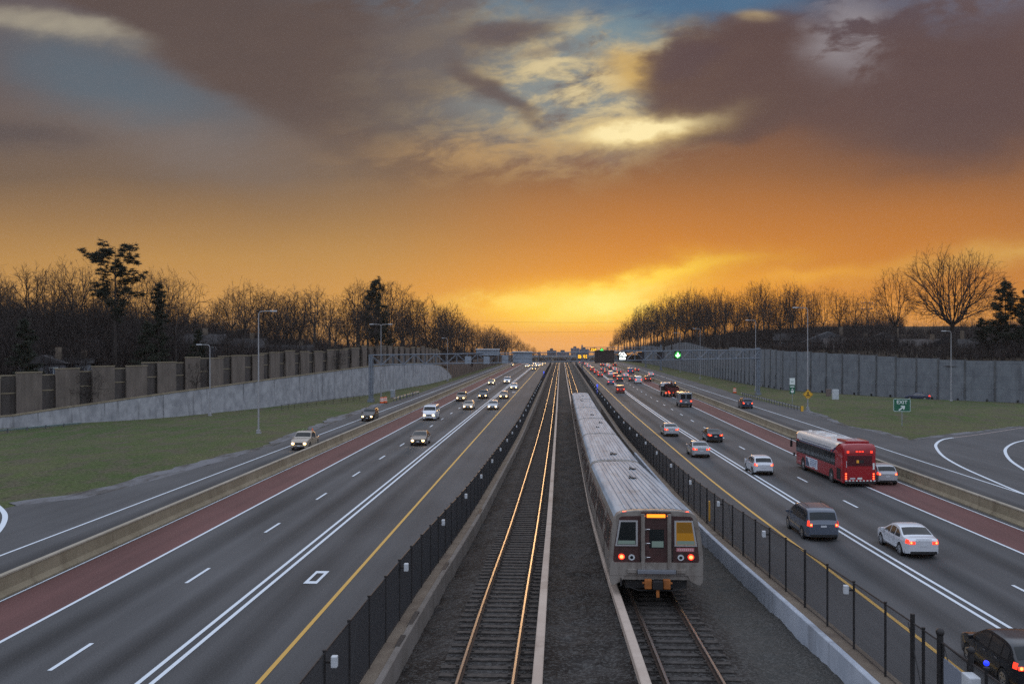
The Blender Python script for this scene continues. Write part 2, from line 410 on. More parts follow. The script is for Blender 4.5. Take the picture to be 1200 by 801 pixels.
# ================================================================ SETTING
def bend(y): return 1.0 * (max(0, y) / 550.0) ** 1.5
def smooth_tab(tab, k=9):
    ys = np.arange(0, 1000, 4.0); v = np.interp(ys, [a for a, b in tab], [b for a, b in tab])
    w = np.hanning(k + 2)[1:-1]; w /= w.sum(); v = np.convolve(np.pad(v, k // 2, mode='edge'), w, mode='valid')
    return lambda y: float(np.interp(y, ys, v)) + bend(y)
YR = smooth_tab([(5, 14.0), (40, 13.4), (64, 12.6), (77, 12.2), (163, 11.3), (300, 10.9), (1000, 10.9)])
DR = smooth_tab([(5, 18.1), (39, 17.25), (56, 16.65), (98, 15.8), (140, 15.1), (190, 14.9), (1000, 14.5)])
LR = smooth_tab([(5, 21.8), (44, 20.7), (69, 19.95), (81, 19.6), (107, 19.2), (136, 18.9), (200, 18.6), (1000, 18.1)])
OR_ = smooth_tab([(5, 25.4), (52, 24.3), (68, 23.85), (76, 23.6), (101, 23.2), (174, 23.2), (300, 22.8), (1000, 21.8)])
ER = smooth_tab([(5, 28.2), (58, 27.2), (70, 27.0), (115, 26.4), (189, 26.9), (300, 26.2), (1000, 25.2)])
BR = smooth_tab([(5, 28.5), (60, 27.75), (87, 27.4), (115, 27.0), (189, 27.4), (300, 26.9), (1000, 26.0)])
CR = smooth_tab([(5, 34.2), (90, 33.8), (131, 34.0), (330, 34.0), (1000, 33.6)])
WR = smooth_tab([(5, 8.1), (20, 7.9), (26, 7.75), (36, 7.4), (50, 7.2), (170, 7.1), (1000, 7.1)], 5)
WL = smooth_tab([(0, -4.4), (1000, -4.4)])
TR = smooth_tab([(5, 3.75), (25, 3.52), (35, 3.3), (57, 3.2), (90, 3.3), (170, 3.5), (1000, 3.5)], 5)
TL = smooth_tab([(0, -1.91), (1000, -1.91)])
K = lambda c: (lambda y: c + bend(y))
YS = list(np.concatenate([np.arange(4, 60, 2.0), np.arange(60, 160, 5.0), np.arange(160, 420, 12.0), np.arange(420, 901, 40.0)]))

base = MB(); rows = []
for y in [-600, -200, 0, 200, 480, 600, 700, 800, 900, 1100, 1400, 2000, 2600, 3200]:
    rows.append([(x, y, -2.2 - 0.0105 * max(0, y - 480)) for x in (-2600, -1800, -900, -400, -100, 100, 400, 900, 1800, 2600)])
base.grid(rows); tag(base.build('ground', pmat('far_ground', (.035, .036, .024), .95, var=.3, vscale=.01)), kind='structure')

def strip(name, fa, fb, z, mat, ys=YS, kind='structure', parent=None, nx=1):
    mb = MB(); mb.grid([[(fa(y) + (fb(y) - fa(y)) * i / nx, y, z) for i in range(nx + 1)] for y in ys])
    o = mb.build(name, mat, parent)
    if kind: o['kind'] = kind
    return o
laneL = [(-11.6, 0), (-15.25, 0), (-18.9, 0)]
laneR = [(16.0, -.020), (19.6, -.020), (23.2, -.016)]
M['asph_l'] = asphalt('asphalt_left', .064, laneL)
M['asph_r'] = asphalt('asphalt_right', .064, laneR)
M['asph_c'] = asphalt('asphalt_collector', .066, [(-26.9, 0), (31.0, 0)])
M['red'] = asphalt('red_shoulder_asphalt', (.108, .047, .043), [], (1, 1, 1))
strip('road_left', K(-24.3), K(-4.9), 0.0, M['asph_l'])
strip('road_right', lambda y: WR(y) + .3, lambda y: BR(y) + .1, 0.0, M['asph_r'])
strip('red_lane_left', K(-23.75), K(-20.7), .005, M['red'])
strip('red_lane_right', OR_, ER, .005, M['red'])

def poly_sheet(name, pts, z, mat, kind='structure'):
    mb = MB(); mb.poly([(p[0], p[1], z) for p in pts]); o = mb.build(name, mat)
    bm = bmesh.new(); bm.from_mesh(o.data); bmesh.ops.triangulate(bm, faces=bm.faces); bmesh.ops.recalc_face_normals(bm, faces=bm.faces)
    if sum(f.normal.z for f in bm.faces) < 0: bmesh.ops.reverse_faces(bm, faces=bm.faces)
    bm.to_mesh(o.data); bm.free(); o['kind'] = kind; return o
def P2(lst): return [tuple(at(x, y)[:2]) for x, y in lst]
def ragged(pts, step=1.2, amp=.22, seed=1):
    r = random.Random(seed); out = []
    for a, b in zip(pts[:-1], pts[1:]):
        L = math.dist(a, b); n = max(1, int(L / step))
        for i in range(n):
            t = i / n; k = amp * min(1, 60 / max(20, a[1])) if False else amp
            out.append((a[0] + (b[0] - a[0]) * t + r.uniform(-k, k), a[1] + (b[1] - a[1]) * t + r.uniform(-k, k)))
    out.append(pts[-1]); return out
# left collector road
edgeL = [(-31.4 + bend(y), y) for y in (880, 600, 400, 300, 250, 215)] + P2([(423, 483), (370, 503), (320, 521.7), (260, 540), (167, 566), (100, 583), (20, 592), (-40, 606)]) + [(-62, 55), (-75, 40), (-75, 4)]
inner = [(-24.2 + bend(y), y) for y in YS]
poly_sheet('collector_road_left', inner + edgeL[:1] + ragged(edgeL[:-3], 1.5, .16, 3) + edgeL[-3:], .0, M['asph_c'])
# right collector road, gore and exit ramp
edgeR = [(38.8 + bend(y), y) for y in (880, 600, 400, 300, 240)] + P2([(868, 463.5), (905, 473), (940, 480), (960, 487), (984, 498), (1020, 504.5), (1065, 516), (1077, 514.7), (1116, 510), (1200, 499.5), (1290, 490)]) + [(120, 160), (160, 120), (160, 4)]
innerR = [(BR(y) + .1, y) for y in YS]
poly_sheet('collector_road_right', innerR + edgeR[:1] + ragged(edgeR[:-3], 1.5, .16, 4) + edgeR[-3:], .0, M['asph_c'])
# far ramp road at the foot of the grey noise wall
# markings
def mark(name, f, w, mat, ys=YS, z=.012):
    return strip(name, lambda y: f(y) - w / 2, lambda y: f(y) + w / 2, z, mat, ys)
def worn_white(name, c, thr=.30):
    m = bpy.data.materials.new(name); m.use_nodes = True; nt = m.node_tree; p = nt.nodes['Principled BSDF']
    v, (x, y, z) = obj_xyz(nt); a = noise(nt, v, 9., 4, .7); b = noise(nt, comb(nt, x * 2, y * .12, 0.), 1.0, 3, .6)
    nt.links.new(mixc(nt, (a * .7 + b * .3).ss(thr, thr + .12), (.12, .12, .12), c), p.inputs['Base Color']); p.inputs['Roughness'].default_value = .55
    return m
M['white_mark'] = worn_white('worn_white_paint', (.60, .65, .70)); M['yellow_mark'] = worn_white('worn_yellow_paint', (.55, .32, .06))
mark('lane_line_yellow_left', K(-9.75), .17, M['yellow_mark']); mark('lane_line_yellow_right', YR, .17, M['yellow_mark'])
for s in (-.23, .23):
    mark('lane_line_double_left', lambda y, s=s: -13.42 + s + bend(y), .17, M['white_mark']); mark('lane_line_double_right', lambda y, s=s: DR(y) + s, .17, M['white_mark'])
mark('lane_line_edge_left', K(-20.6), .16, M['white_mark']); mark('lane_line_edge_right', OR_, .16, M['white_mark'])
mark('lane_line_thin_left', K(-23.85), .10, M['white_mark']); mark('lane_line_thin_right', lambda y: ER(y) + .05, .11, M['white_mark'])
mark('lane_line_collector_left', K(-29.0), .15, M['white_mark']); mark('lane_line_collector_right', CR, .16, M['white_mark'])
dl = MB(); dr = MB()
# near end of the dashes as measured: left 1/(794-402.5), cycle 12.2 m
for k in range(-1, 40):
    y0 = 32.55 + 12.2 * k
    if y0 < 6: continue
    dl.add([(-17.15 + bend(y0) - .08, y0, .012), (-17.15 + bend(y0) + .08, y0, .012), (-17.15 + bend(y0) + .08, y0 + 3.05, .012), (-17.15 + bend(y0) - .08, y0 + 3.05, .012)], [(0, 1, 2, 3)])
    y1 = 43.1 + 12.2 * k + .0
    if y1 < 6: continue
    a, b = LR(y1), LR(y1 + 3.05)
    dr.add([(a - .08, y1, .012), (a + .08, y1, .012), (b + .08, y1 + 3.05, .012), (b - .08, y1 + 3.05, .012)], [(0, 1, 2, 3)])
dl.build('lane_dashes_left', M['white_mark'], kind='structure'); dr.build('lane_dashes_right', M['white_mark'], kind='structure')
# hollow HOV style box in the left lane
def ring_mark(name, outer, innr, z=.014):
    n = len(outer); mb = MB(); mb.add([(*p, z) for p in outer] + [(*p, z) for p in innr], [(i, (i + 1) % n, n + (i + 1) % n, n + i) for i in range(n)])
    return mb.build(name, M['white_mark'], kind='structure')
a = at(371, 676); cx, cy = a.x, a.y
ring_mark('road_symbol', [(cx - .32, cy - 1.25), (cx + .32, cy - 1.25), (cx + .32, cy + 1.25), (cx - .32, cy + 1.25)], [(cx - .17, cy - .8), (cx + .17, cy - .8), (cx + .17, cy + .8), (cx - .17, cy + .8)])
for px, py in ((593, 459.5), (602, 459.5)):
    q = at(px, py); mb = MB(); mb.add([(q.x - .35, q.y - 1, .013), (q.x + .35, q.y - 1, .013), (q.x + .35, q.y + 1, .013), (q.x - .35, q.y + 1, .013)], [(0, 1, 2, 3)]); mb.build('road_symbol', M['white_mark'], kind='structure')
# curved ramp lines
def bez(pts, n=8):
    out = []; P = [Vector((*p, 0)) for p in pts]
    for i in range(len(P) - 1):
        p0 = P[max(0, i - 1)]; p1 = P[i]; p2 = P[i + 1]; p3 = P[min(len(P) - 1, i + 2)]
        for k in range(n):
            t = k / n
            out.append(.5 * ((2 * p1) + (p2 - p0) * t + (2 * p0 - 5 * p1 + 4 * p2 - p3) * t * t + (3 * p1 - p0 - 3 * p2 + p3) * t ** 3))
    out.append(P[-1]); return out
def ribbon(name, pts, w0, w1, z, mat):
    rows = []; n = len(pts)
    for i, p in enumerate(pts):
        d = (pts[min(n - 1, i + 1)] - pts[max(0, i - 1)]).normalized(); q = Vector((-d.y, d.x, 0)); w = (w0 + (w1 - w0) * i / (n - 1)) / 2
        rows.append([(p + q * w + Vector((0, 0, z)))[:], (p - q * w + Vector((0, 0, z)))[:]])
    mb = MB(); mb.grid(rows); o = mb.build(name, mat); o['kind'] = 'structure'
    bm = bmesh.new(); bm.from_mesh(o.data)
    if sum(f.normal.z for f in bm.faces) < 0: bmesh.ops.reverse_faces(bm, faces=bm.faces)
    bm.to_mesh(o.data); bm.free(); return o
ribbon('ramp_line', bez(P2([(1117, 512.6), (1105, 514.8), (1098, 519), (1097, 524), (1105, 534), (1125, 546), (1155, 559.6), (1199.6, 578.5), (1260, 602)])), .35, .2, .016, M['white_mark'])
ribbon('ramp_line', bez(P2([(1117, 512.6), (1150, 508.5), (1200, 500.8), (1260, 493)])), .2, .12, .016, worn_white('worn_pink_paint', (.42, .33, .30)))
ribbon('ramp_line', bez(P2([(1230, 511), (1200, 516), (1186, 520), (1178, 527), (1183, 538), (1200, 550), (1230, 567)])), .3, .3, .016, M['white_mark'])
ribbon('ramp_line', bez(P2([(-14, 585), (0, 595), (6, 605), (0, 620), (-20, 640)])), .35, .3, .016, M['white_mark'])

# ---- terrain
def grass_mat():
    m = bpy.data.materials.new('winter_grass'); m.use_nodes = True; nt = m.node_tree; p = nt.nodes['Principled BSDF']
    v, (x, y, z) = obj_xyz(nt)
    a = noise(nt, comb(nt, x * .06, y * .035, 0.), 1., 5, .6); b = noise(nt, comb(nt, x * .5, y * .22, 1.), 1., 5, .65); g = noise(nt, comb(nt, x * 5, y * 2., 1.), 1., 4, .7)
    c = mixc(nt, a.ss(.38, .62), (.056, .082, .024), (.096, .100, .042))
    c = mixc(nt, b.ss(.44, .62) * .9, c, (.094, .080, .054)); c = mixc(nt, b.ss(.42, .28) * .8, c, (.066, .105, .024))
    f = noise(nt, comb(nt, x * 1.6, y * .7, 2.), 1., 4, .65); c = mixc(nt, f.ss(.54, .72) * .7, c, (.032, .036, .018))
    c = mixc(nt, g.ss(.45, .7) * .7, c, (.022, .028, .012)); c = mixc(nt, g.ss(.5, .3) * .5, c, (.13, .135, .075))
    nt.links.new(c, p.inputs['Base Color']); p.inputs['Roughness'].default_value = .95; p.inputs['Specular IOR Level'].default_value = .15
    setbump(nt, p, g + b, .12); return m
M['grass'] = grass_mat()
def dirt_mat():
    m = bpy.data.materials.new('verge_dirt'); m.use_nodes = True; nt = m.node_tree; p = nt.nodes['Principled BSDF']
    v, (x, y, z) = obj_xyz(nt)
    b = noise(nt, comb(nt, x * .5, y * .15, 1.), 1., 5, .65); g = noise(nt, comb(nt, x * 5, y * 3., 1.), 1., 4, .7)
    c = mixc(nt, b.ss(.35, .6), (.058, .052, .045), (.15, .15, .16)); c = mixc(nt, g.ss(.5, .75) * .6, c, (.03, .026, .020))
    nt.links.new(c, p.inputs['Base Color']); p.inputs['Roughness'].default_value = .95; p.inputs['Specular IOR Level'].default_value = .2; setbump(nt, p, g, .05); return m
M['dirt'] = dirt_mat()
def leafmat():
    m = bpy.data.materials.new('leaf_litter'); m.use_nodes = True; nt = m.node_tree; p = nt.nodes['Principled BSDF']
    v, (x, y, z) = obj_xyz(nt); b = noise(nt, v, .15, 6, .7)
    nt.links.new(mixc(nt, b.ss(.3, .7), (.028, .022, .017), (.052, .040, .028)), p.inputs['Base Color']); p.inputs['Roughness'].default_value = .95
    p.inputs['Specular IOR Level'].default_value = .1; return m
M['litter'] = leafmat()
XWL = [(-110, 95), (-78, 115), (-70, 124), (-67.9, 128), (-57.9, 147), (-51, 168), (-41.3, 210), (-38.8, 240), (-35.8, 268), (-34.9, 290), (-34.4, 319), (-34, 420), (-33.5, 900)]
ZWL = [(95, .9), (115, 1.3), (124, 1.7), (128, 2.1), (147, 3.6), (168, 4.6), (210, 6.0), (250, 5.9), (268, 5.6), (287, 5.0), (319, 3.4), (900, 2.0)]
def xwl(y): return float(np.interp(y, [b for a, b in XWL], [a for a, b in XWL]))
def zwl(y): return float(np.interp(y, [a for a, b in ZWL], [b for a, b in ZWL]))
XWR = [(150, 120), (110, 160), (98, 176), (88, 187), (75, 196), (67, 210), (59, 226), (53.3, 240), (51, 274), (50, 464), (48, 900)]
ZWR = [(120, 7.5), (187, 7.7), (200, 8.1), (214, 8.5), (240, 9.4), (274, 9.8), (400, 10.4), (900, 9)]
def xwr(y): return float(np.interp(y, [b for a, b in XWR], [a for a, b in XWR]))
def zwr(y): return float(np.interp(y, [a for a, b in ZWR], [b for a, b in ZWR]))
def n2(x, y, s, seed=0):
    from mathutils import noise as mn
    return mn.noise(Vector((x * s + seed * 13.1, y * s - seed * 7.7, seed * 3.3)))
_el = sorted(edgeL, key=lambda q: q[1])[2:]; _el = sorted([(x_, y_) for x_, y_ in edgeL if y_ > 50], key=lambda q: q[1])
ysg = list(np.arange(20, 420, 4.0)) + list(np.arange(420, 901, 20.0))
rows = []
for y in ysg:
    xw = xwl(y) if y > 95 else -110; r = []; ex = float(np.interp(y, [q[1] for q in _el], [q[0] for q in _el]))
    for i in range(26):
        t = i / 25; x = -30.0 + (xw + 30.0) * t
        e = min(max(0, (ex - x - 2.8)) / 6., 1) * min((1 - t) * abs(xw + 30) / 3., 1)
        r.append((x, y, -.05 + e * (.25 + .35 * n2(x, y, .05)) * (1 if y > 85 else max(0, (y - 60) / 25))))
    rows.append(r)
MB().grid(rows).build('grass_left', M['grass'], smooth=True, kind='structure')
rows = []
for y in ysg:
    xw = xwr(y) if y > 120 else 150; r = []
    for i in range(34):
        t = i / 33; x = 36.0 + (xw - 36.0) * t
        d = min(1, max(0, (y - 140) / 14)) * min(1, max(0, (x - 41) / 6)) * min((1 - t) * (xw - 36) / 4., 1)
        r.append((x, y, -.05 + d * (.35 + .4 * n2(x, y, .05, 4))))
    rows.append(r)
MB().grid(rows).build('grass_right', M['grass'], smooth=True, kind='structure')
# worn dirt and gravel between asphalt and grass
def verge(name, pts, w0, w1, seed, side):
    P = ragged(pts, 1.5, .15, seed); r = random.Random(seed); outer = []
    for i, p in enumerate(P):
        a, b = P[max(0, i - 3)], P[min(len(P) - 1, i + 3)]; L = math.dist(a, b) or 1; q = (-(b[1] - a[1]) / L * side, (b[0] - a[0]) / L * side)
        w = (w0 + (w1 - w0) * (.5 + .5 * n2(p[0], p[1], .12, seed))) + r.uniform(-.25, .25)
        outer.append((p[0] + q[0] * w, p[1] + q[1] * w))
    mb = MB(); mb.grid([[(a[0], a[1], -.012) , (b[0], b[1], -.028 if False else .028)] for a, b in zip(P, outer)])
    return mb.build(name, M['dirt'], kind='structure')
verge('dirt_verge_left', P2([(453, 472.5), (423, 483), (370, 503), (320, 521.7), (260, 540), (167, 566), (100, 583), (20, 592)]), .3, 2.6, 5, -1)
verge('dirt_verge_right', P2([(940, 480), (960, 487), (984, 498), (1020, 504.5), (1065, 516), (1077, 514.7), (1116, 510), (1200, 499.5)]), .2, 1.6, 6, 1)

def hill(name, xw, zw, sgn, ys, prof):
    rows = []
    ts = [0, 1, 3, 6, 10, 16, 24, 34, 46, 60, 80, 110, 150, 220, 340, 600]
    for y in ys:
        r = []
        for t in ts:
            x = xw(y) + sgn * t
            z = zw(y) - .15 + prof(t, y) + (1.2 * n2(x, y, .03, 2) * min(1, t / 12))
            r.append((x, y, z))
        rows.append(r if sgn > 0 else r[::-1])
    return MB().grid(rows).build(name, M['litter'], smooth=True, kind='structure')
def prof_l(t, y):
    return float(np.interp(t, [0, 6, 30, 80, 600], [0, .6, 3.2, 9.0, 14]) * float(np.interp(y, [60, 330, 480, 700], [1, 1, .7, .3])))
def prof_r(t, y):
    k = float(np.interp(y, [120, 260, 330, 520, 900], [.12, .18, .75, 1.4, .6]))
    return float(np.interp(t, [0, 6, 30, 80, 600], [-1.2, -.3, 4.0, 7.0, 9])) * (k if t > 6 else 1)
yh = list(np.arange(60, 420, 8.0)) + list(np.arange(420, 901, 30.0))
def xwl2(y): return xwl(y) if y >= 95 else -110 - (95 - y) * 2
hill('hill_left', lambda y: xwl2(y) - .25, zwl, -1, yh, prof_l)
hill('hill_right', lambda y: (xwr(y) if y > 120 else 150 + (120 - y)) + .3, zwr, 1, yh, prof_r)
def ground_l(x, y): return zwl(y) - .15 + prof_l(max(0, xwl2(y) - x), y) + 1.2 * n2(x, y, .03, 2) * min(1, max(0, xwl2(y) - x) / 12)
def ground_r(x, y): return zwr(y) - .15 + prof_r(max(0, x - xwr(y)), y) + 1.2 * n2(x, y, .03, 2) * min(1, max(0, x - xwr(y)) / 12)

# ---- ballast bed
def ballast_mat():
    m = bpy.data.materials.new('track_ballast'); m.use_nodes = True; nt = m.node_tree; p = nt.nodes['Principled BSDF']
    v, (x, y, z) = obj_xyz(nt)
    vor = nt.nodes.new('ShaderNodeTexVoronoi'); vor.inputs['Scale'].default_value = 13.0; nt.links.new(v, vor.inputs['Vector'])
    wn = nt.nodes.new('ShaderNodeSeparateColor'); nt.links.new(vor.outputs['Color'], wn.inputs[0]); sp = E(nt, wn.outputs[0])
    a = noise(nt, comb(nt, x * .7, y * .3, 0.), 1., 5, .6); b = noise(nt, v, 2.2, 5, .7)
    c = mixc(nt, a.ss(.38, .62), (.022, .018, .016), (.050, .046, .044)); c = mixc(nt, b.ss(.35, .75), c, (.020, .017, .015))
    # paler stone outside the right track
    c = mixc(nt, (x - 5.0).ss(-.3, .9) * .75, c, (.066, .066, .062))
    c = mixc(nt, sp.ss(.45, 1.) * .65, c, (.10, .097, .092))
    nt.links.new(c, p.inputs['Base Color']); p.inputs['Roughness'].default_value = .95; p.inputs['Specular IOR Level'].default_value = .15
    setbump(nt, p, E(nt, vor.outputs['Distance']) * -1.0 + b * .5, .05); return m
M['ballast'] = ballast_mat()
def ball_z(x, y):
    tl, tr = TL(y), TR(y); rz = rail_z(y)
    d = min(abs(x - tl), abs(x - tr))
    z = rz - .222
    if d > 1.35:
        mid = tl < x < tr
        k = min(1, (d - 1.35) / (.7 if mid else 1.2))
        z -= (.10 if mid else .26) * k
        z += k * (.10 * n2(x * 1.2, y * .35, 1.0, 3) + .07 * n2(x, y, 2.6, 5))
        if mid: z += k * .34 * max(0, n2(x * .6, y * .22, 1.0, 9))
    z += .012 * n2(x, y, 6.5, 7)
    return z
ysb = list(np.arange(10, 110, .25)) + list(np.arange(110, 220, 1.0)) + list(np.arange(220, 900, 15.))
rows = []
for y in ysb:
    a, b = WL(y) - .1, WR(y) + .1; n = 56
    rows.append([(a + (b - a) * i / n, y, ball_z(a + (b - a) * i / n, y)) for i in range(n + 1)])
MB().grid(rows).build('track_bed', M['ballast'], smooth=True, kind='structure')

# ---- tracks
def swept(mb, fx, fz, prof, ys):
    """closed profile [(dx, dz)] swept along y"""
    n = len(prof); rows = [[(fx(y) + dx, y, fz(y) + dz) for dx, dz in prof] for y in ys]
    mb.grid(rows, close=True); mb.poly(rows[0][::-1]); mb.poly(rows[-1]); return mb
YSF = list(np.arange(12, 200, 2.0)) + list(np.arange(200, 700, 12.0))
def track(fx, label):
    t = empty('railway_track', (0, 0, 0)); tag(t, label, 'railway track', 'railway tracks in the median')
    for s in (-.7175, .7175):
        head = swept(MB(), lambda y: fx(y) + s, rail_z, [(-.037, -.045), (.037, -.045), (.037, -.006), (.028, 0), (-.028, 0), (-.037, -.006)], YSF)
        r = head.build('rail', M['steel_rail'], t)
        swept(MB(), lambda y: fx(y) + s, rail_z, [(-.075, -.17), (.075, -.17), (.07, -.155), (.012, -.135), (.012, -.046), (-.012, -.046), (-.012, -.135), (-.07, -.155)], YSF).build('rail_web', M['rust'], r)
    ys = [12 + .72 * i for i in range(250)]
    rr = random.Random(3)
    rest = MB()
    for i, y in enumerate([q for q in ys if q > 22]):
        c = fx(y); z = rail_z(y) - .175; mb = MB() if i < 100 else rest
        j = rr.uniform(-.03, .03); w = rr.uniform(.105, .125)
        Mx = T(c + rr.uniform(-.05, .05), y, 0) @ rotz(rr.uniform(-.012, .012))
        mb.box(-1.3, 1.3, -w, w, z - .12, z + rr.uniform(-.012, .006), Mx)
        for s in (-.7175, .7175):
            for q in (-.13, .13): mb.box(s + q - .035, s + q + .035, -.05, .05, z - .01, z + .045, Mx)
        if i < 100: mb.build('sleeper', M['tie'], t)
    rest.build('sleeper', M['tie'], t, kind='stuff')
    return t
track(TL, 'empty railway track left of the train, its rails glinting orange'); track(TR, 'railway track that the train stands on, right one in the median')
def cover(fx, off, label, side):
    t = empty('third_rail', (0, 0, 0)); tag(t, label, 'third rail', 'covered third rails')
    f = lambda y: fx(y) + off
    swept(MB(), f, rail_z, [(-.13, .21), (.13, .21), (.13, .25), (.10, .268), (-.10, .268), (-.13, .25)], YSF).build('cover_board', M['cover'], t)
    swept(MB(), f, rail_z, [(side * .10 - .02, .0), (side * .10 + .02, .0), (side * .10 + .02, .209), (side * .10 - .02, .209)], YSF).build('side_board', M['cover'], t)
    swept(MB(), f, rail_z, [(-.04, 0.02), (.04, .02), (.04, .10), (-.04, .10)], YSF).build('conductor_rail', M['rust'], t)
    k = 0
    for y in np.arange(22, 120, 2.9):
        if k >= 34: break
        k += 1
        MB().box(f(y) - .11, f(y) + .11, y - .07, y + .07, rail_z(y) - .22, rail_z(y) + .02).build('support_bracket', M['rust'], t)
cover(TL, 1.36, 'pale covered third rail beside the empty left track', 1)
cover(TR, -1.36, 'pale covered third rail along the left side of the train', -1)

# ---- median walls with fences
M['kerb'] = stained('pale_kerb', (.30, .33, .38), (.42, .45, .50), (.17, .175, .19), joint=None)
M['kerb_l'] = stained('left_kerb', (.13, .115, .10), (.19, .17, .155), (.07, .06, .05))
def top_z(y): return max(rail_z(y) + .24, .08)
def median_wall(fx, sgn, label, matk, slots=()):
    t = empty('median_wall', (0, 0, 0)); tag(t, label, 'wall')
    y_ = YSF
    b = lambda y: 0.0
    def sw(p, name, mat, y_=y_):
        n = len(p); rows = [[(fx(y) + sgn * dx, y, (top_z(y) + dz2) if dz2 > -5 else -2.1) for dx, dz2 in p] for y in y_]
        mb = MB(); mb.grid(rows, close=True); mb.poly(rows[0][::-1]); mb.poly(rows[-1]); return mb.build(name, mat, t, recalc=True)
    sw([(0, -9), (.17, -9), (.17, 0), (.02, 0), (0, -.02)], 'inner_kerb', M[matk], [y for y in y_ if y < 97])
    sw([(0, -9), (.17, -9), (.17, 0), (.02, 0), (0, -.02)], 'far_kerb', M['kerb_l'], [y for y in y_ if y > 95])
    sw([(.172, -9), (.82, -9), (.82, -.09), (.172, -.05)], 'ledge', M['ledge'])
    for y0, L in slots:
        MB().box(fx(y0) + sgn * .06 - .0, fx(y0) + sgn * .20, y0, y0 + L, top_z(y0 + L / 2) - .02, top_z(y0 + L / 2) + .02).build('drain_slot', M['black'], t)
    return t
median_wall(WR, 1, 'pale grey concrete kerb wall between the train and the right carriageway', 'kerb')
median_wall(WL, -1, 'stained brown grey concrete kerb wall beside the left track', 'kerb_l', [(27.5, 1.1), (29.8, 1.6), (38, 1.9), (55, 2.2)])
def fence(fx, sgn, label, h=1.85, y0=13.0, y1=520.0, boxes_off=0, sp=.062, first_solid=0, braces=()):
    t = empty('chain_link_fence', (0, 0, 0)); tag(t, label, 'fence')
    f = lambda y: fx(y) + sgn * .58; zb = lambda y: top_z(y) - .08
    mb = MB(); v = []; fc = []
    def wires(ya, yb, s, r):
        n = int((yb - ya + h) / s)
        for i in range(n):
            for dr_ in (1, -1):
                b = ya + i * s
                y_a, y_b = (b - h, b) if dr_ > 0 else (b, b - h)
                za, zb_ = 0.0, h
                # clip
                lo, hi = ya, yb
                if max(y_a, y_b) <= lo or min(y_a, y_b) >= hi: continue
                def cl(y_, z_, yo, zo):
                    if y_ < lo: k = (lo - y_) / (yo - y_); return lo, z_ + (zo - z_) * k
                    if y_ > hi: k = (hi - y_) / (yo - y_); return hi, z_ + (zo - z_) * k
                    return y_, z_
                p = cl(y_a, za, y_b, zb_); q = cl(y_b, zb_, y_a, za)
                P = Vector((f(p[0]), p[0], zb(p[0]) + p[1])); Q = Vector((f(q[0]), q[0], zb(q[0]) + q[1]))
                k = len(v)
                for c in (P, Q):
                    v.extend([(c.x - r, c.y, c.z - r), (c.x + r, c.y, c.z - r), (c.x, c.y, c.z + r)])
                fc.extend([(k, k + 1, k + 4, k + 3), (k + 1, k + 2, k + 5, k + 4), (k + 2, k, k + 3, k + 5)])
    wires(y0, 90, sp, .0021 if sp > .05 else .0026); wires(90, y1, sp * 3, (.0021 if sp > .05 else .0026) * 3)
    mb.add(v, fc); mb.build('wire_mesh', M['fence'], t)
    ys = list(np.arange(y0, 160, 3)) + list(np.arange(160, y1, 12.0))
    for dz, r, nm in ((h, .021, 'top_rail'), (.06, .012, 'tension_wire')):
        MB().path([(f(y), y, zb(y) + dz) for y in ys], r, 5).build(nm, M['fence_post'], t)
    rest = MB(); n = 0; y = y0 + .4; i = 0
    while y < y1:
        m_ = MB() if n < 96 else rest
        m_.tube((f(y), y, zb(y) - .25), (f(y), y, zb(y) + h + .04), .032 if i % 4 else .04, n=8)
        m_.cyl((f(y), y, zb(y) + h + .05), (0, 0, 1), .045, .03, 8)
        if n < 96: m_.build('fence_post', M['fence_post'], t)
        if (i + boxes_off) % 4 == 0 and n < 96:
            bx = MB(); bx.bbox(f(y) - sgn * .22 - .065, f(y) - sgn * .22 + .065, y - .08, y + .08, zb(y) + h - .30, zb(y) + h - .06, .02)
            b_ = bx.build('junction_box', M['box'], t)
            MB().box(min(f(y), f(y) - sgn * .154), max(f(y), f(y) - sgn * .154), y - .02, y + .02, zb(y) + h - .22, zb(y) + h - .17).build('box_bracket', M['fence_post'], b_)
        if i % 9 == 4 and n < 96:
            MB().tube((f(y), y, zb(y) + .3), (f(y), y + 1.0, zb(y) + h - .1), .014, n=5).build('brace_rod', M['fence_post'], t)
        n += 1; i += 1; y += 2.46
    rest.build('fence_post', M['fence_post'], t, kind='stuff')
    return t
M['box'] = pmat('grey_enclosure', (.48, .50, .52), .5, var=.08)
fence(WR, 1, 'dark chain link fence on the pale kerb right of the train', boxes_off=2)
fence(WL, -1, 'dense dark fence beside the left track', boxes_off=1, sp=.034)
# yellow marker board hung on the right fence
yk = 51.0
mb = MB(); mb.bbox(WR(yk) + .40, WR(yk) + .46, yk - .14, yk + .14, top_z(yk) + .35, top_z(yk) + 1.35, .01)
tag(mb.build('marker_board', pmat('amber_board', (.50, .26, .03), .6)), 'narrow amber board hanging on the right fence beside the train', 'marker board')

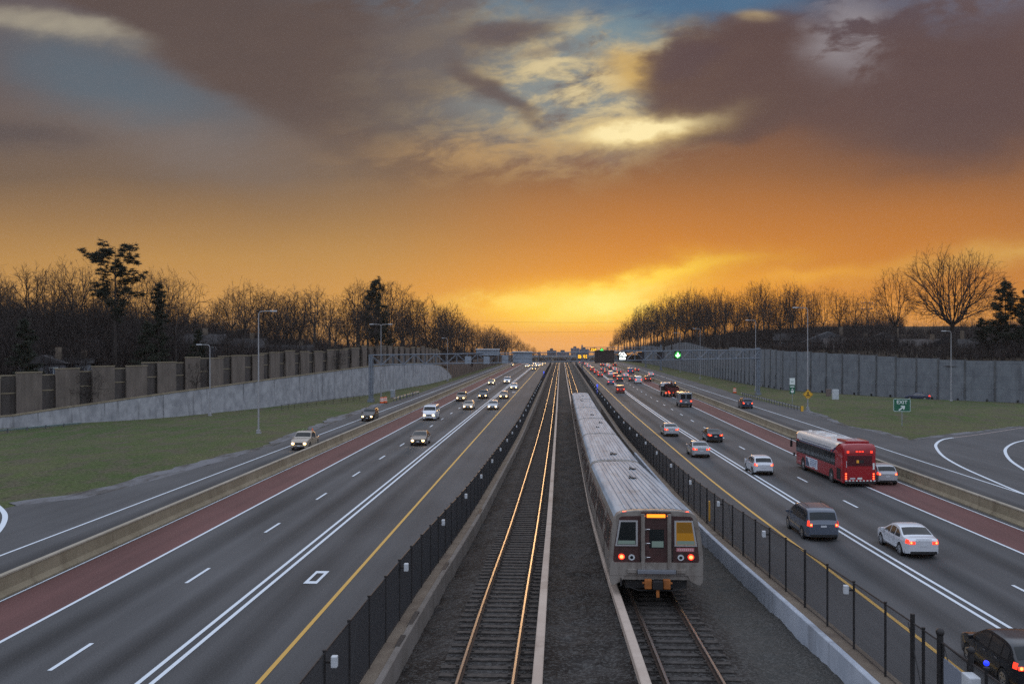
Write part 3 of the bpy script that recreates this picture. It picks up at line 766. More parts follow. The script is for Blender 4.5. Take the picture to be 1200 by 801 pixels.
# ---- long barriers between main and collector roads
def barrier(fx, sgn, label):
    t = empty('concrete_barrier', (0, 0, 0)); tag(t, label, 'barrier')
    ys = list(np.arange(6, 160, 3.0)) + list(np.arange(160, 860, 12.))
    body = [(0, 0), (.60, 0), (.60, .08), (.44, .28), (.40, .86), (.20, .86), (.16, .28), (0, .08)]
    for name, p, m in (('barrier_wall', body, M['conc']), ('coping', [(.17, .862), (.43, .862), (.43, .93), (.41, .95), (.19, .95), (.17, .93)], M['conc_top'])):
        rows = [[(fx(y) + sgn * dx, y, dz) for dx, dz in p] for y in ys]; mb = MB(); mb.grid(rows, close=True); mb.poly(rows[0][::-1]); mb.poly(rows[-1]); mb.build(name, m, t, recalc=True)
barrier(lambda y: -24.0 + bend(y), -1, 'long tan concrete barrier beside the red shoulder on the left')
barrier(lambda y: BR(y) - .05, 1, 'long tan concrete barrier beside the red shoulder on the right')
# ================================================================ WALLS, POLES, GANTRIES, BUILDINGS
# left curved retaining wall
t = empty('retaining_wall', (0, 0, 0)); tag(t, 'long curved grey concrete retaining wall behind the left grass', 'retaining wall')
ysw = [95, 105, 115, 120] + list(np.arange(124, 300, 6.0)) + [303, 308, 312, 316, 320]
def zw_vis(y): return zwl(y) if y < 268 else float(np.interp(y, [268, 290, 306, 320], [5.6, 4.6, 2.6, .2]))
front, back, top = [], [], []
rows = []
for y in ysw:
    x = xwl(y); z = zw_vis(y)
    rows.append([(x + .12, y, -.5), (x, y, z), (x - .01, y + .001, z), (x - .4, y + .25, z), (x - .4, y + .25, -.5)])
MB().grid(rows, close=True).build('wall_face', stained('weathered_retaining', (.23, .235, .25), (.38, .385, .40), (.10, .10, .105), sx=.45), t, recalc=True)
cp = MB()
rows = [[(xwl(y) + .08, y, zw_vis(y) + .003), (xwl(y) + .08, y, zw_vis(y) + .18), (xwl(y) - .45, y + .25, zw_vis(y) + .18), (xwl(y) - .45, y + .25, zw_vis(y) + .003)] for y in ysw]
cp.grid(rows, close=True); cp.build('coping', M['conc'], t, recalc=True)
# thin construction joints
for k, y in enumerate(np.arange(118, 300, 9.0)):
    z = zw_vis(y); mb = MB(); mb.box(-.02, .006, -.025, .025, -.4, z - .01, T(xwl(y) + .06, y, 0)); mb.build('joint', M['noise_post'], t)

# tan noise wall standing on it
def poly_walk(xf, ya, yb):
    pts = []; y = ya
    while y < yb: pts.append(Vector((xf(y), y, 0))); y += .5
    return pts
def panels(ptsf, ya, yb, off, sgn, wfun, hfun, zfun, root, gaps=()):
    pts = poly_walk(ptsf, ya, yb); acc = 0; out = []; i0 = 0; k = 0
    w = wfun(0)
    for i in range(1, len(pts)):
        acc += (pts[i] - pts[i - 1]).length
        if acc >= w:
            out.append((k, pts[i0], pts[i])); i0 = i; acc = 0; k += 1; w = wfun(k)
    return out
nw = empty('noise_wall', (0, 0, 0)); tag(nw, 'tan panelled noise wall standing along the top of the left retaining wall', 'noise wall')
rr = random.Random(5); cnt = 0
for k, a, b in panels(xwl2, 84, 300, 0, -1, lambda k: (4.4 if k < 12 else 2.9) if k % 2 == 0 else (3.8 if k < 9 else 2.2), None, None, nw):
    fwd = (k % 2 == 0); mid = (a + b) / 2; d = (b - a).normalized(); L = (b - a).length
    q = Vector((-d.y, d.x, 0))                       # to the left, away from the road
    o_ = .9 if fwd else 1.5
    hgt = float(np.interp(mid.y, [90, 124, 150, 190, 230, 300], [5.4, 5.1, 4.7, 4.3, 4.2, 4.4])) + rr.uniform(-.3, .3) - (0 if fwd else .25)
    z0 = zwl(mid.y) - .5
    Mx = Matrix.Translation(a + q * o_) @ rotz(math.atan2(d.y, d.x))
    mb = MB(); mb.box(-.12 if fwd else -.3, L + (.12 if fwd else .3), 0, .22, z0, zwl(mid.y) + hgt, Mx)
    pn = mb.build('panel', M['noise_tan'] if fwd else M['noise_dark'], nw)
    cpb = MB(); cpb.box(-.16 if fwd else -.3, L + (.16 if fwd else .3), -.05, .27, zwl(mid.y) + hgt + .003, zwl(mid.y) + hgt + .14, Mx); cpb.build('cap', M['conc'], pn)
    if not fwd:
        zz = zwl(mid.y) + hgt * .55; MB().box(0, L, -.06, -.003, zz, zz + .14, Mx).build('band', M['conc'], pn)
# brown noise wall further on
nw2 = empty('noise_wall', (0, 0, 0)); tag(nw2, 'ribbed brown noise wall beyond the end of the retaining wall on the left', 'noise wall')
M['brownwall'] = pmat('brown_wall', (.10, .062, .042), .9, var=.35, vscale=.5)
M['postgrey'] = pmat('grey_post', (.15, .13, .12), .8)
mb = MB(); rows = []
ysn = list(np.arange(272, 700, 8.0))
xn = lambda y: float(np.interp(y, [272, 320, 700], [-39, -34.0, -32.2]))
hn = lambda y: float(np.interp(y, [272, 300, 400, 700], [5.6, 5.2, 4.4, 4.0]))
mb.grid([[(xn(y), y, -.5), (xn(y), y, hn(y)), (xn(y) - .25, y, hn(y)), (xn(y) - .25, y, -.5)] for y in ysn], close=True); mb.build('wall_face', M['brownwall'], nw2, recalc=True)
for y in np.arange(276, 690, 4.6):
    MB().box(xn(y) - .3, xn(y) + .16, y - .16, y + .16, -.4, hn(y) + .2).build('post', M['postgrey'], nw2)
# grey noise wall on the right
gw = empty('noise_wall', (0, 0, 0)); tag(gw, 'tall grey panelled noise wall behind the right grass', 'noise wall')
npan = 0
for k, a, b in panels(xwr, 124, 640, 0, 1, lambda k: 5.0, None, None, gw):
    if npan > 98: break
    npan += 1
    mid = (a + b) / 2; d = (b - a).normalized(); L = (b - a).length
    Mx = Matrix.Translation(a) @ rotz(math.atan2(d.y, d.x))
    hgt = zwr(mid.y) + rr.choice([-.12, 0, .1, .0]) - (0)
    if mid.y > 300: hgt += 1.1 * math.sin(mid.y * .035) * (1 if mid.y < 520 else .3)
    mb = MB(); mb.box(.15, L - .15, -.20, 0, -.4, hgt, Mx); pn = mb.build('panel', M['noise_grey'], gw)
    pb = MB(); pb.box(-.16, .16, -.24, .12, -.4, hgt + .12, Mx); pb.build('post', M['noise_post'], pn)
    if mid.y < 330:
        MB().box(.19, .36, .125, .28, -.3, 3.5, Mx).build('low_rib', M['noise_grey'], pn)
        MB().box(1.2, 1.5, .003, .22, .05, .5, Mx).build('foot_block', M['black'], pn)

# ---- lamp posts
def lamp(p, h, arm, label, double=False, group='tall lamp posts beside the highway', far=False):
    t = empty('street_lamp', p); tag(t, label, 'street lamp', group)
    MB().cyl((0, 0, .06), (0, 0, 1), .34, .35, 12).bbox(-.22, .22, -.22, .22, .23, .55, .03).build('base', M['lamp_pole'], t)
    MB().tube((0, 0, .1), (0, 0, h - .35), .115, .06, 10).build('pole', M['lamp_pole'], t)
    s = -1 if arm < 0 else 1
    for q in ((s,) if not double else (-1, 1)):
        L = abs(arm)
        a = MB(); pts = [(0, 0, h - .4), (q * .08, 0, h - .15), (q * .25, 0, h), (q * L * .6, 0, h + .05), (q * L, 0, h + .05)]; a.path(pts, .05, 8); ar = a.build('arm', M['lamp_pole'], t)
        hd = MB(); hd.bbox(q * L - .05 if q > 0 else q * L - .75, q * L + .75 if q > 0 else q * L + .05, -.18, .18, h - .04, h + .14, .05); hd.build('lamp_head', pmat('lamp_head_grey', (.45, .46, .48), .5) if 'lh' not in M else M['lh'], ar)
    return t
M['lh'] = pmat('lamp_head_grey', (.42, .43, .45), .5)
lamp(at(303, 508.5), 14.9, 1.5, 'tall lamp post standing in the left grass near the road')
lamp(at(246, 488), 10.8, -1.3, 'shorter lamp post in front of the left retaining wall')
lamp(at(446.5, 469), 14.7, 1.5, 'twin headed lamp post beside the left gantry column', True)
lamp(at(946.5, 480.5), 16.9, -1.7, 'tallest lamp post right of the road, behind the yellow diamond sign')
lamp(at(885.5, 458), 16.4, -1.6, 'lamp post rising behind the column of the right gantry')
lamp(at(1114.5, 471.5), 13.3, -1.0, 'lamp post in front of the grey wall right of the exit sign')
lamp(at(820.5, 444), 15.6, -1.5, 'distant lamp post behind the right gantry, nearer of two')
lamp(at(797, 437), 15.0, -1.5, 'distant lamp post behind the right gantry, above the green arrow')
lamp(at(524.5, 446), 12.6, -1.0, 'distant lamp post behind the left gantry truss')

# ---- gantries
def truss(root, a, b, hh, dep, n, name='truss', mat=None):
    """box truss from a to b (points at the lower chord), hh high, dep deep"""
    a, b = Vector(a), Vector(b); mat = mat or M['galv_blue']; mb = MB(); up = Vector((0, 0, hh)); dq = Vector((0, dep, 0)); r = .09
    for o in (Vector(), up, dq, up + dq): mb.tube(a + o, b + o, r, n=6)
    for i in range(n + 1):
        p = a.lerp(b, i / n)
        for o in (Vector(), dq): mb.tube(p + o, p + o + up, .05, n=5)
        mb.tube(p + up, p + up + dq, .045, n=5); mb.tube(p, p + dq, .045, n=5)
        if i < n:
            q = a.lerp(b, (i + 1) / n)
            for o in (Vector(), dq):
                if i % 2: mb.tube(p + o, q + o + up, .055, n=5)
                else: mb.tube(p + o + up, q + o, .055, n=5)
            mb.tube(p + up, q + up + dq, .035, n=4)
    return mb.build(name, mat, root)
def column(root, p, h, dep, name='column'):
    mb = MB(); x, y = p[0], p[1]
    for o in (0, dep):
        for s in (-.22, .22): mb.tube((x + s, y + o, 0), (x + s, y + o, h), .11, n=8)
    for i in range(int(h / 1.3)):
        z = .6 + i * 1.3
        mb.tube((x - .22, y, z), (x + .22, y, z + .6), .05, n=5); mb.tube((x, y, z), (x, y + dep, z + 1.0), .06, n=5)
        mb.box(x - .22, x + .22, y - .02, y + .02, z + .5, z + .62)
    mb.box(x - .5, x + .5, y - .4, y + dep + .4, 0, .55)
    return mb.build(name, M['galv_blue'], root)
lg = at(434, 471); Yl = lg.y; rg = at(889, 463); Yr = rg.y
def gan_d(px):
    """distance of the gantry along the direction of column px"""
    k = (px - VX) / FPX; t_ = (k * lg.y - lg.x) / ((rg.x - lg.x) - k * (rg.y - lg.y)); return lg.y + t_ * (rg.y - lg.y)
t = empty('sign_gantry', (0, 0, 0)); tag(t, 'long grey truss gantry spanning both carriageways and the tracks, nearest of the gantries', 'gantry')
column(t, (lg.x, lg.y), 9.0, 1.4); column(t, (rg.x, rg.y), 10.2, 1.4)
truss(t, (lg.x, lg.y, 7.0), (rg.x + .5, rg.y, 7.9), 1.85, 1.4, 40)
def sign_back(px0, px1, py0, py1, label, bars=False, hooded=False):
    d = gan_d((px0 + px1) / 2) - .35
    a = atd((px0 + px1) / 2, d); s = d / FPX
    w = (px1 - px0) * s; z0 = H - (py1 - HY) * s; z1 = H - (py0 - HY) * s
    r = empty('overhead_sign', (a.x, d, (z0 + z1) / 2)); tag(r, label, 'road sign', 'signs on the left gantry seen from behind')
    hh = z1 - z0
    MB().bbox(-w / 2, w / 2, -.09, .0, -hh / 2, hh / 2, .015).build('panel', pmat('sign_back_aluminium', (.26, .30, .35), .5, .3, var=.15, vscale=1.5) if 'sb' not in M else M['sb'], r)
    m = MB()
    for i in range(max(2, int(w / 1.2))):
        x = -w / 2 + .25 + i * (w - .5) / max(1, int(w / 1.2) - 1); m.box(x - .05, x + .05, -.17, -.092, -hh / 2 - .1, hh / 2 + .1)
    m.box(-w / 2, w / 2, -.22, -.172, -.05, .05); m.build('stiffener', M['galv'], r)
    if hooded: MB().bbox(-w / 2 - .1, w / 2 + .1, -.5, .3, hh / 2 + .02, hh / 2 + .25, .03).build('hood', M['lh'], r)
    return r
M['sb'] = pmat('sign_back_aluminium', (.24, .28, .33), .5, .3, var=.15, vscale=1.5)
sign_back(601, 623.5, 413, 425.5, 'wide sign back with pale hood on the left gantry, nearest the tracks', hooded=True)
sign_back(558, 585, 410, 416, 'wide raised sign back on top of the left gantry', hooded=True)
sign_back(544.5, 552, 417.5, 426, 'small sign back leftmost on the left gantry truss')
sign_back(566.5, 573.5, 417.5, 426, 'small sign back under the wide raised sign on the left gantry')
sign_back(588, 595.5, 416, 425.5, 'small sign back between the two wide signs on the left gantry')
M['amber'] = pmat('amber_led', (.4, .2, .0), .5, emit=(1, .50, .03), estr=1.6)
M['green'] = pmat('green_led', (.0, .3, .02), .5, emit=(.06, 1, .12), estr=3.2)
M['whiteled'] = pmat('white_led', (.6, .6, .6), .5, emit=(.92, 1, .96), estr=3.0)
M['signblack'] = pmat('sign_housing', (.022, .017, .017), .6, var=.2)
def led_sign(px0, px1, py0, py1, d, label, glyph=None, name='lane_signal', cat='lane signal', housing=None, parent_like=None):
    d = d or gan_d((px0 + px1) / 2); s = d / FPX; d = d - (2.2 if px1 - px0 > 15 else .9); s = d / FPX; a = atd((px0 + px1) / 2, d); w = (px1 - px0) * s; hh = (py1 - py0) * s; z = H - ((py0 + py1) / 2 - HY) * s
    r = empty(name, (a.x, a.y, z)); tag(r, label, cat)
    MB().bbox(-w / 2, w / 2, 0, .35, -hh / 2, hh / 2, .04).build('housing', housing or M['signblack'], r)
    MB().box(-w / 2, w / 2, -.18, -.002, hh / 2 - .06, hh / 2 + .02).build('visor', M['signblack'], r)
    if glyph: glyph(r, w, hh)
    return r
def g_arrow(r, w, h):
    m = MB(); k = min(w, h) * .36
    m.prism([(-k * .24, -.01, k * .9), (-k * .24, -.01, -.05), (-k * .8, -.01, .25 * k), (-k * .8, -.01, -.22 * k), (0, -.01, -k), (k * .8, -.01, -.22 * k), (k * .8, -.01, .25 * k), (k * .24, -.01, -.05), (k * .24, -.01, k * .9)], (0, -.03, 0))
    m.build('arrow', pmat('green_arrow_led', (.2, .8, .3), .5, emit=(.35, 1, .42), estr=6), r)
    MB().cyl((0, -.004, 0), (0, 1, 0), k * 1.25, .01, 24).build('lit_disc', pmat('green_disc_led', (0, .3, .02), .5, emit=(.01, .62, .03), estr=.35), r)
def g_rows(rows_, mat, cols=None):
    def f(r, w, h):
        m = MB(); nr = len(rows_)
        for j, row in enumerate(rows_):
            n = len(row)
            for i, c in enumerate(row):
                if c != '#': continue
                x0 = -w * .46 + w * .92 * i / n; x1 = x0 + w * .92 / n * .92
                z1 = h * .42 - h * .84 * j / nr; z0 = z1 - h * .84 / nr * .88
                m.box(x0, x1, -.03, -.002, z0, z1)
        m.build('lit_text', mat, r)
    return f
led_sign(747.5, 755.5, 412.5, 421.5, None, 'dark unlit lane signal on the right gantry, left of the other dark one')
led_sign(770, 778.5, 412.5, 421.5, None, 'dark unlit lane signal next to the green arrow')
led_sign(790, 798.5, 411, 420.5, None, 'lane signal showing a green down arrow on the right gantry', g_arrow)
led_sign(724.5, 734.5, 412, 422, None, 'lane signal glowing white on the right gantry', g_rows(['.##.##..', '#..#..#.', '.##.####', '........', '.######.', '.######.'], M['whiteled']))
led_sign(697, 719.8, 410.5, 425.3, None, 'big dark brown message board at the track end of the right gantry', None, 'message_board', 'message board', pmat('brown_board', (.030, .017, .014), .6, var=.2))
# further gantry over the right carriageway with amber messages
Yf = 470.0
t = empty('sign_gantry', (0, 0, 0)); tag(t, 'distant gantry carrying the amber message boards', 'gantry')
column(t, (8.6, Yf), 8.0, 1.2); column(t, (41, Yf), 8.0, 1.2); truss(t, (8.4, Yf, 6.4), (41, Yf, 6.4), 1.6, 1.2, 12)
led_sign(677, 688.5, 415.3, 420, Yf, 'lower distant message board lit amber beside the tracks', g_rows(['####.#.##.##', '#.####.##.#.', '####.#.##.##'], M['amber']), 'message_board', 'message board')
led_sign(691.5, 699, 407.5, 412.3, Yf - 60, 'upper distant message board lit amber', g_rows(['.###.##', '.#.####', '######.'], M['amber']), 'message_board', 'message board')
led_sign(703.5, 707, 408, 411, Yf - 60, 'tiny distant green lit signal right of the amber board', g_rows(['.#.', '###'], M['green']))
t = empty('sign_gantry', (0, 0, 0)); tag(t, 'faint gantry behind the big brown message board', 'gantry')
column(t, (9.6, Yf - 60), 10.4, 1.2); column(t, (42, Yf - 60), 10.4, 1.2); truss(t, (9.2, Yf - 60, 7.9), (42, Yf - 60, 7.9), 1.6, 1.2, 12)

# ---- roadside signs
M['sign_green'] = pmat('sign_green', (.008, .105, .055), .45); M['sign_white'] = pmat('sign_white', (.62, .68, .66), .5)
M['sign_yellow'] = pmat('sign_yellow', (.62, .34, .02), .45)
def text_obj(s, size, loc, mat, parent, name='lettering', rot=(R(90), 0, 0), ext=.004):
    cu = bpy.data.curves.new(name, 'FONT'); cu.body = s; cu.size = size; cu.extrude = ext; cu.align_x = 'CENTER'; cu.align_y = 'CENTER'; cu.materials.append(mat); cu.offset = size * .018
    o = bpy.data.objects.new(name, cu); col.objects.link(o); bpy.context.view_layer.update()
    me = bpy.data.meshes.new_from_object(o.evaluated_get(bpy.context.evaluated_depsgraph_get())); bpy.data.objects.remove(o)
    o = bpy.data.objects.new(name, me); col.objects.link(o); o.parent = parent; o.location = loc; o.rotation_euler = rot; return o
def frame_rounded(w, h, r, y, n=5):
    pts = []
    for cx, cz, a0 in ((w / 2 - r, h / 2 - r, 0), (-w / 2 + r, h / 2 - r, 90), (-w / 2 + r, -h / 2 + r, 180), (w / 2 - r, -h / 2 + r, 270)):
        for i in range(n + 1):
            a_ = R(a0 + 90 * i / n); pts.append((cx + r * math.cos(a_), y, cz + r * math.sin(a_)))
    return pts
p = at(1057, 498.5)
t = empty('exit_sign', p); tag(t, 'green EXIT sign with a white arrow in the right grass', 'exit sign')
for x in (-.0,): MB().tube((x, 0, -.1), (x, 0, 1.9), .05, n=8).build('post', M['galv'], t)
s_ = empty('sign_panel', (0, 0, 2.75)); s_.parent = t
bd = MB().prism(frame_rounded(2.2, 1.78, .18, .0), (0, .04, 0)).build('sign_face', M['sign_green'], t); bd.location = (0, 0, 2.75)
bpy.data.objects.remove(s_)
br = frame_rounded(2.12, 1.70, .15, -.003); bi = frame_rounded(2.02, 1.60, .11, -.003); n = len(br)
bo = MB().add(br + bi, [(i, (i + 1) % n, n + (i + 1) % n, n + i) for i in range(n)]).build('border', M['sign_white'], bd)
text_obj('EXIT', .66, (0, -.006, .38), M['sign_white'], bd)
am = MB(); Ma = Matrix.Translation((0, 0, -.38)) @ Matrix.Rotation(R(52), 4, 'Y')
am.prism([Ma @ Vector(q) for q in [(-.09, -.006, -.5), (.09, -.006, -.5), (.09, -.006, .08), (.30, -.006, .0), (.30, -.006, .16), (0, -.006, .5), (-.30, -.006, .16), (-.30, -.006, .0), (-.09, -.006, .08)]], (0, -.006, 0)); am.build('arrow', M['sign_white'], bd)
t.rotation_euler = (0, 0, R(-14))
p = at(946.5, 481.5) ; p.x += -.1; p.y -= .6
t = empty('warning_sign', p); tag(t, 'yellow diamond warning sign with a black merge symbol by the tall lamp post', 'warning sign')
MB().tube((0, 0.03, 0), (0, .03, 2.2), .05, n=8).build('post', M['galv'], t)
mb = MB(); k = .86; mb.prism([(0, 0, k), (-k, 0, 0), (0, 0, -k), (k, 0, 0)], (0, .03, 0)); f = mb.build('sign_face', M['sign_yellow'], t); f.location = (0, 0, 2.75)
bk = [(0, -.003, k - .05), (-k + .05, -.003, 0), (0, -.003, -k + .05), (k - .05, -.003, 0)]; bi = [(q[0] * .93, q[1], q[2] * .93) for q in bk]
MB().add(bk + bi, [(i, (i + 1) % 4, 4 + (i + 1) % 4, 4 + i) for i in range(4)]).build('border', M['black'], f)
mb = MB(); mb.prism([(-.06, -.004, -.45), (.06, -.004, -.45), (.06, -.004, .2), (.19, -.004, .2), (0, -.004, .48), (-.19, -.004, .2), (-.06, -.004, .2)], (0, -.004, 0)); mb.prism([(.30, -.004, -.32), (.38, -.004, -.22), (.06, -.004, .06), (.06, -.004, -.08)], (0, -.0045, 0))
mb.prism([(-.30, -.004, -.32), (-.06, -.004, -.08), (-.06, -.004, .06), (-.38, -.004, -.22)], (0, -.0045, 0)); mb.build('merge_symbol', M['black'], f)
p = at(928.5, 473.5)
t = empty('information_sign', p); tag(t, 'narrow white and green sign on a post beside the right guardrail', 'road sign')
MB().tube((0, 0.03, 0), (0, .03, 4.6), .045, n=8).build('post', M['galv'], t)
w_ = MB().bbox(-.48, .48, -.02, .02, 3.55, 4.75, .01).build('upper_panel', M['sign_white'], t); text_obj('EAST', .22, (0, -.025, 4.1), M['sign_green'], w_)
bd = MB().bbox(-.48, .48, -.02, .02, 1.9, 3.5, .01).build('lower_panel', M['sign_green'], t)
MB().cyl((0, -.03, 2.35), (0, 1, 0), .28, .012, 20).bbox(-.12, .12, -.036, -.022, 2.5, 2.85, .004).bbox(-.36, .36, -.036, -.022, 3.1, 3.3, .004).build('symbol', M['sign_white'], bd)

# ---- guard rails, cabinets, barrels
def guardrail(pts, label, mat=None, step=2.0):
    t = empty('guardrail', (0, 0, 0)); tag(t, label, 'guardrail')
    prof = [(0, .50), (.05, .55), (0, .60), (0, .64), (.05, .69), (0, .74)]
    rows = []; n = len(pts)
    for i, p in enumerate(pts):
        d = (pts[min(n - 1, i + 1)] - pts[max(0, i - 1)]).normalized(); q = Vector((d.y, -d.x, 0))
        rows.append([(p + q * a + Vector((0, 0, b)))[:] for a, b in prof])
    MB().grid(rows).build('rail_beam', mat or M['galv'], t)
    acc = 0
    for a, b in zip(pts[:-1], pts[1:]):
        L = (b - a).length; k = 0
        while k < L:
            p = a.lerp(b, k / L); MB().box(p.x - .07, p.x + .07, p.y - .07, p.y + .07, -.1, .78).build('post', M['noise_post'], t); k += step
    return t
def line3(a, b, n): return [a.lerp(b, i / n) for i in range(n + 1)]
M['rail_pale'] = pmat('pale_guardrail', (.40, .41, .42), .45, .5, var=.15)
guardrail(line3(at(938, 481.5), at(868, 463.5), 8), 'pale steel guardrail at the edge of the right collector road', M['rail_pale'])
guardrail(line3(at(461, 470.5), at(491, 462), 4), 'short pale guardrail beside the left collector road', M['rail_pale'], 3)
guardrail(line3(at(-40, 514), at(95, 501), 6), 'low grey green guardrail in front of the left retaining wall', pmat('dull_rail', (.13, .17, .165), .6, .3), 3.2)
mb = MB().bbox(-.2, .2, -.05, .05, .1, .95, .02); o = mb.build('end_marker', M['sign_yellow']); o.location = at(940, 482.5); tag(o, 'small yellow marker at the near end of the right guardrail', 'marker')
def cabinet(p, w, d, h, mat, label):
    t = empty('utility_cabinet', p); tag(t, label, 'utility cabinet')
    MB().box(-w / 2 - .1, w / 2 + .1, -d / 2 - .1, d / 2 + .1, -.1, .1).build('plinth', M['conc'], t)
    b = MB().bbox(-w / 2, w / 2, -d / 2, d / 2, .103, h, .03).build('cabinet_body', mat, t)
    MB().bbox(-w / 2 + .06, w / 2 - .06, -d / 2 - .02, -d / 2 - .002, .2, h - .12, .008).build('door', mat, t)
    MB().box(w / 2 - .2, w / 2 - .16, -d / 2 - .05, -d / 2 - .021, h * .5, h * .5 + .18).build('handle', M['black'], t)
M['cab'] = pmat('cabinet_grey', (.42, .45, .47), .55, var=.1, vscale=2)
cabinet(at(979, 471), 1.1, .8, 2.4, M['cab'], 'pale grey utility cabinet in front of the right noise wall')
cabinet(at(971, 466.5), .9, .6, 1.9, pmat('cabinet_brown', (.12, .09, .08), .7), 'brown utility cabinet behind the pale grey one')
cabinet(at(460.5, 466), .9, .7, 1.6, M['galv'], 'grey cabinet at the far end of the left grass by the guardrail')
M['orange'] = pmat('safety_orange', (.65, .12, .03), .5)
def barrel(p, label):
    t = empty('traffic_barrel', p); tag(t, label, 'traffic barrel', 'orange traffic barrels')
    MB().tube((0, 0, .05), (0, 0, 1.15), .38, .30, 14).build('drum', M['orange'], t)
    MB().tube((0, 0, .45), (0, 0, .62), .358, .346, 14).tube((0, 0, .8), (0, 0, .95), .338, .328, 14).build('reflective_band', M['sign_white'], t)
    MB().cyl((0, 0, .04), (0, 0, 1), .5, .08, 14).build('base_ring', M['black'], t)
barrel(at(447.5, 472.5), 'left one of the two orange barrels in the left grass'); barrel(at(451.5, 472), 'right one of the two orange barrels in the left grass')
barrel(at(861, 460.5), 'lone orange barrel beside the right gantry column')
# light post and rail fence at the foot of the left retaining wall
t = empty('rail_fence', (0, 0, 0)); tag(t, 'thin dark rail fence running along the foot of the left retaining wall', 'fence')
fp = [at(330, 482), at(360, 478.5), at(400, 473), at(428, 469)]
MB().path([p + Vector((0, 0, 1.1)) for p in fp], .03, 5).path([p + Vector((0, 0, .6)) for p in fp], .02, 5).build('rail', M['fence_post'], t)
for a, b in zip(fp[:-1], fp[1:]):
    for i in range(4):
        p = a.lerp(b, i / 4); MB().tube((p.x, p.y, -.1), (p.x, p.y, 1.15), .035, n=5).build('post', M['fence_post'], t)

# ---- gate posts, plate, box and blue lamp at the near end of the right fence
fx = lambda y: WR(y) + .58
def gp(y, h, r, ball, label):
    t = empty('gate_post', (fx(y), y, top_z(y) - .1)); tag(t, label, 'gate post', 'posts of the gate at the near end of the fence')
    MB().tube((0, 0, 0), (0, 0, h), r, n=10).build('post', M['fence_post'], t)
    if ball:
        bm = bmesh.new(); bmesh.ops.create_uvsphere(bm, u_segments=12, v_segments=8, radius=r * 1.35); me = bpy.data.meshes.new('cap'); bm.to_mesh(me); bm.free(); me.materials.append(M['fence_post'])
        o = bpy.data.objects.new('cap', me); col.objects.link(o); o.parent = t; o.location = (0, 0, h + r * .8)
gp(23.9, 2.08, .055, False, 'thick dark gate post left of the plate'); gp(22.3, 2.02, .07, True, 'dark gate post with a round cap, beside the grey plate'); gp(20.75, 2.08, .06, True, 'dark gate post with a round cap, left of the blue lamp')
t = empty('fence_gate', (fx(21.6), 21.6, top_z(21.6))); tag(t, 'dark steel gate frame with a plain grey plate between the gate posts', 'gate')
Mg = Matrix.Identity(4)
MB().box(-.015, .015, -.62, .5, .55, 1.45).build('plate', pmat('plate_grey', (.19, .21, .25), .5), t)
MB().path([(.02, -.7, .05), (.02, -.7, 1.75), (.02, .6, 1.75), (.02, .6, .05), (.02, -.7, .05)], .025, 8).build('frame', M['fence_post'], t)
MB().path([(.03, -.7, .1), (.03, .6, 1.7)], .012, 5).build('tension_rod', M['fence_post'], t)
t = empty('blue_lamp', (fx(20.05), 20.05, top_z(20.05) - .1)); tag(t, 'blue lit lamp on a post beside the gate', 'lamp')
MB().tube((0, 0, 0), (0, 0, 1.98), .035, n=8).build('post', M['fence_post'], t)
bm = bmesh.new(); bmesh.ops.create_uvsphere(bm, u_segments=16, v_segments=10, radius=.055); me = bpy.data.meshes.new('globe'); bm.to_mesh(me); bm.free(); me.materials.append(pmat('blue_globe', (.02, .04, .6), .2, emit=(.01, .03, 1), estr=1.6))
o = bpy.data.objects.new('globe', me); col.objects.link(o); o.parent = t; o.location = (0, 0, 2.08)
for f in me.polygons: f.use_smooth = True
MB().cyl((0, 0, 1.97), (0, 0, 1), .06, .05, 12).build('lamp_base', M['black'], t)
t = empty('electrical_box', (fx(20.6) - .12, 20.45, top_z(20.5))); tag(t, 'pale grey electrical box mounted below the blue lamp', 'electrical box')
MB().bbox(-.12, .12, -.2, .2, .95, 1.62, .03).build('box_body', M['box'], t); MB().box(-.14, -.122, -.1, .1, 1.2, 1.26).build('latch', M['black'], t)
# far-away blue lamp spots on both fences
for fX, y, lab in ((WL, 300, 'small blue lit lamp far along the left fence'), (WR, 205, 'small blue lit lamp far along the right fence')):
    s = 1 if fX is WR else -1
    o = MB().cyl((0, 0, 0), (0, 0, 1), .16, .5, 10).cyl((0, 0, -.9), (0, 0, 1), .04, 1.3, 8).build('blue_lamp', pmat('blue_lamp_far', (.02, .04, .5), .4, emit=(.05, .12, 1), estr=.9)); o.location = (fX(y) + s * .58, y, top_z(y) + 2.3); tag(o, lab, 'lamp')

# ---- far overpass closing the view
t = empty('overpass', (0, 0, 0)); tag(t, 'distant concrete overpass crossing the highway at the end of the view', 'overpass')
Yo = 880.0
MB().box(-70, 75, Yo, Yo + 14, -1.6, -.3).build('deck', M['conc'], t)
MB().box(-70, 75, Yo - .3, Yo - .003, -.9, .75).build('parapet', M['retain'], t)
for x in (-33, -20, -5.5, 7.5, 22, 36, 55): MB().box(x - .8, x + .8, Yo + 1, Yo + 12, -8, -1.603).build('pier', M['conc'], t)
MB().box(-75, -45, Yo - 6, Yo + 20, -8, .9).build('abutment', M['retain'], t); MB().box(50, 80, Yo - 6, Yo + 20, -8, .9).build('abutment', M['retain'], t)
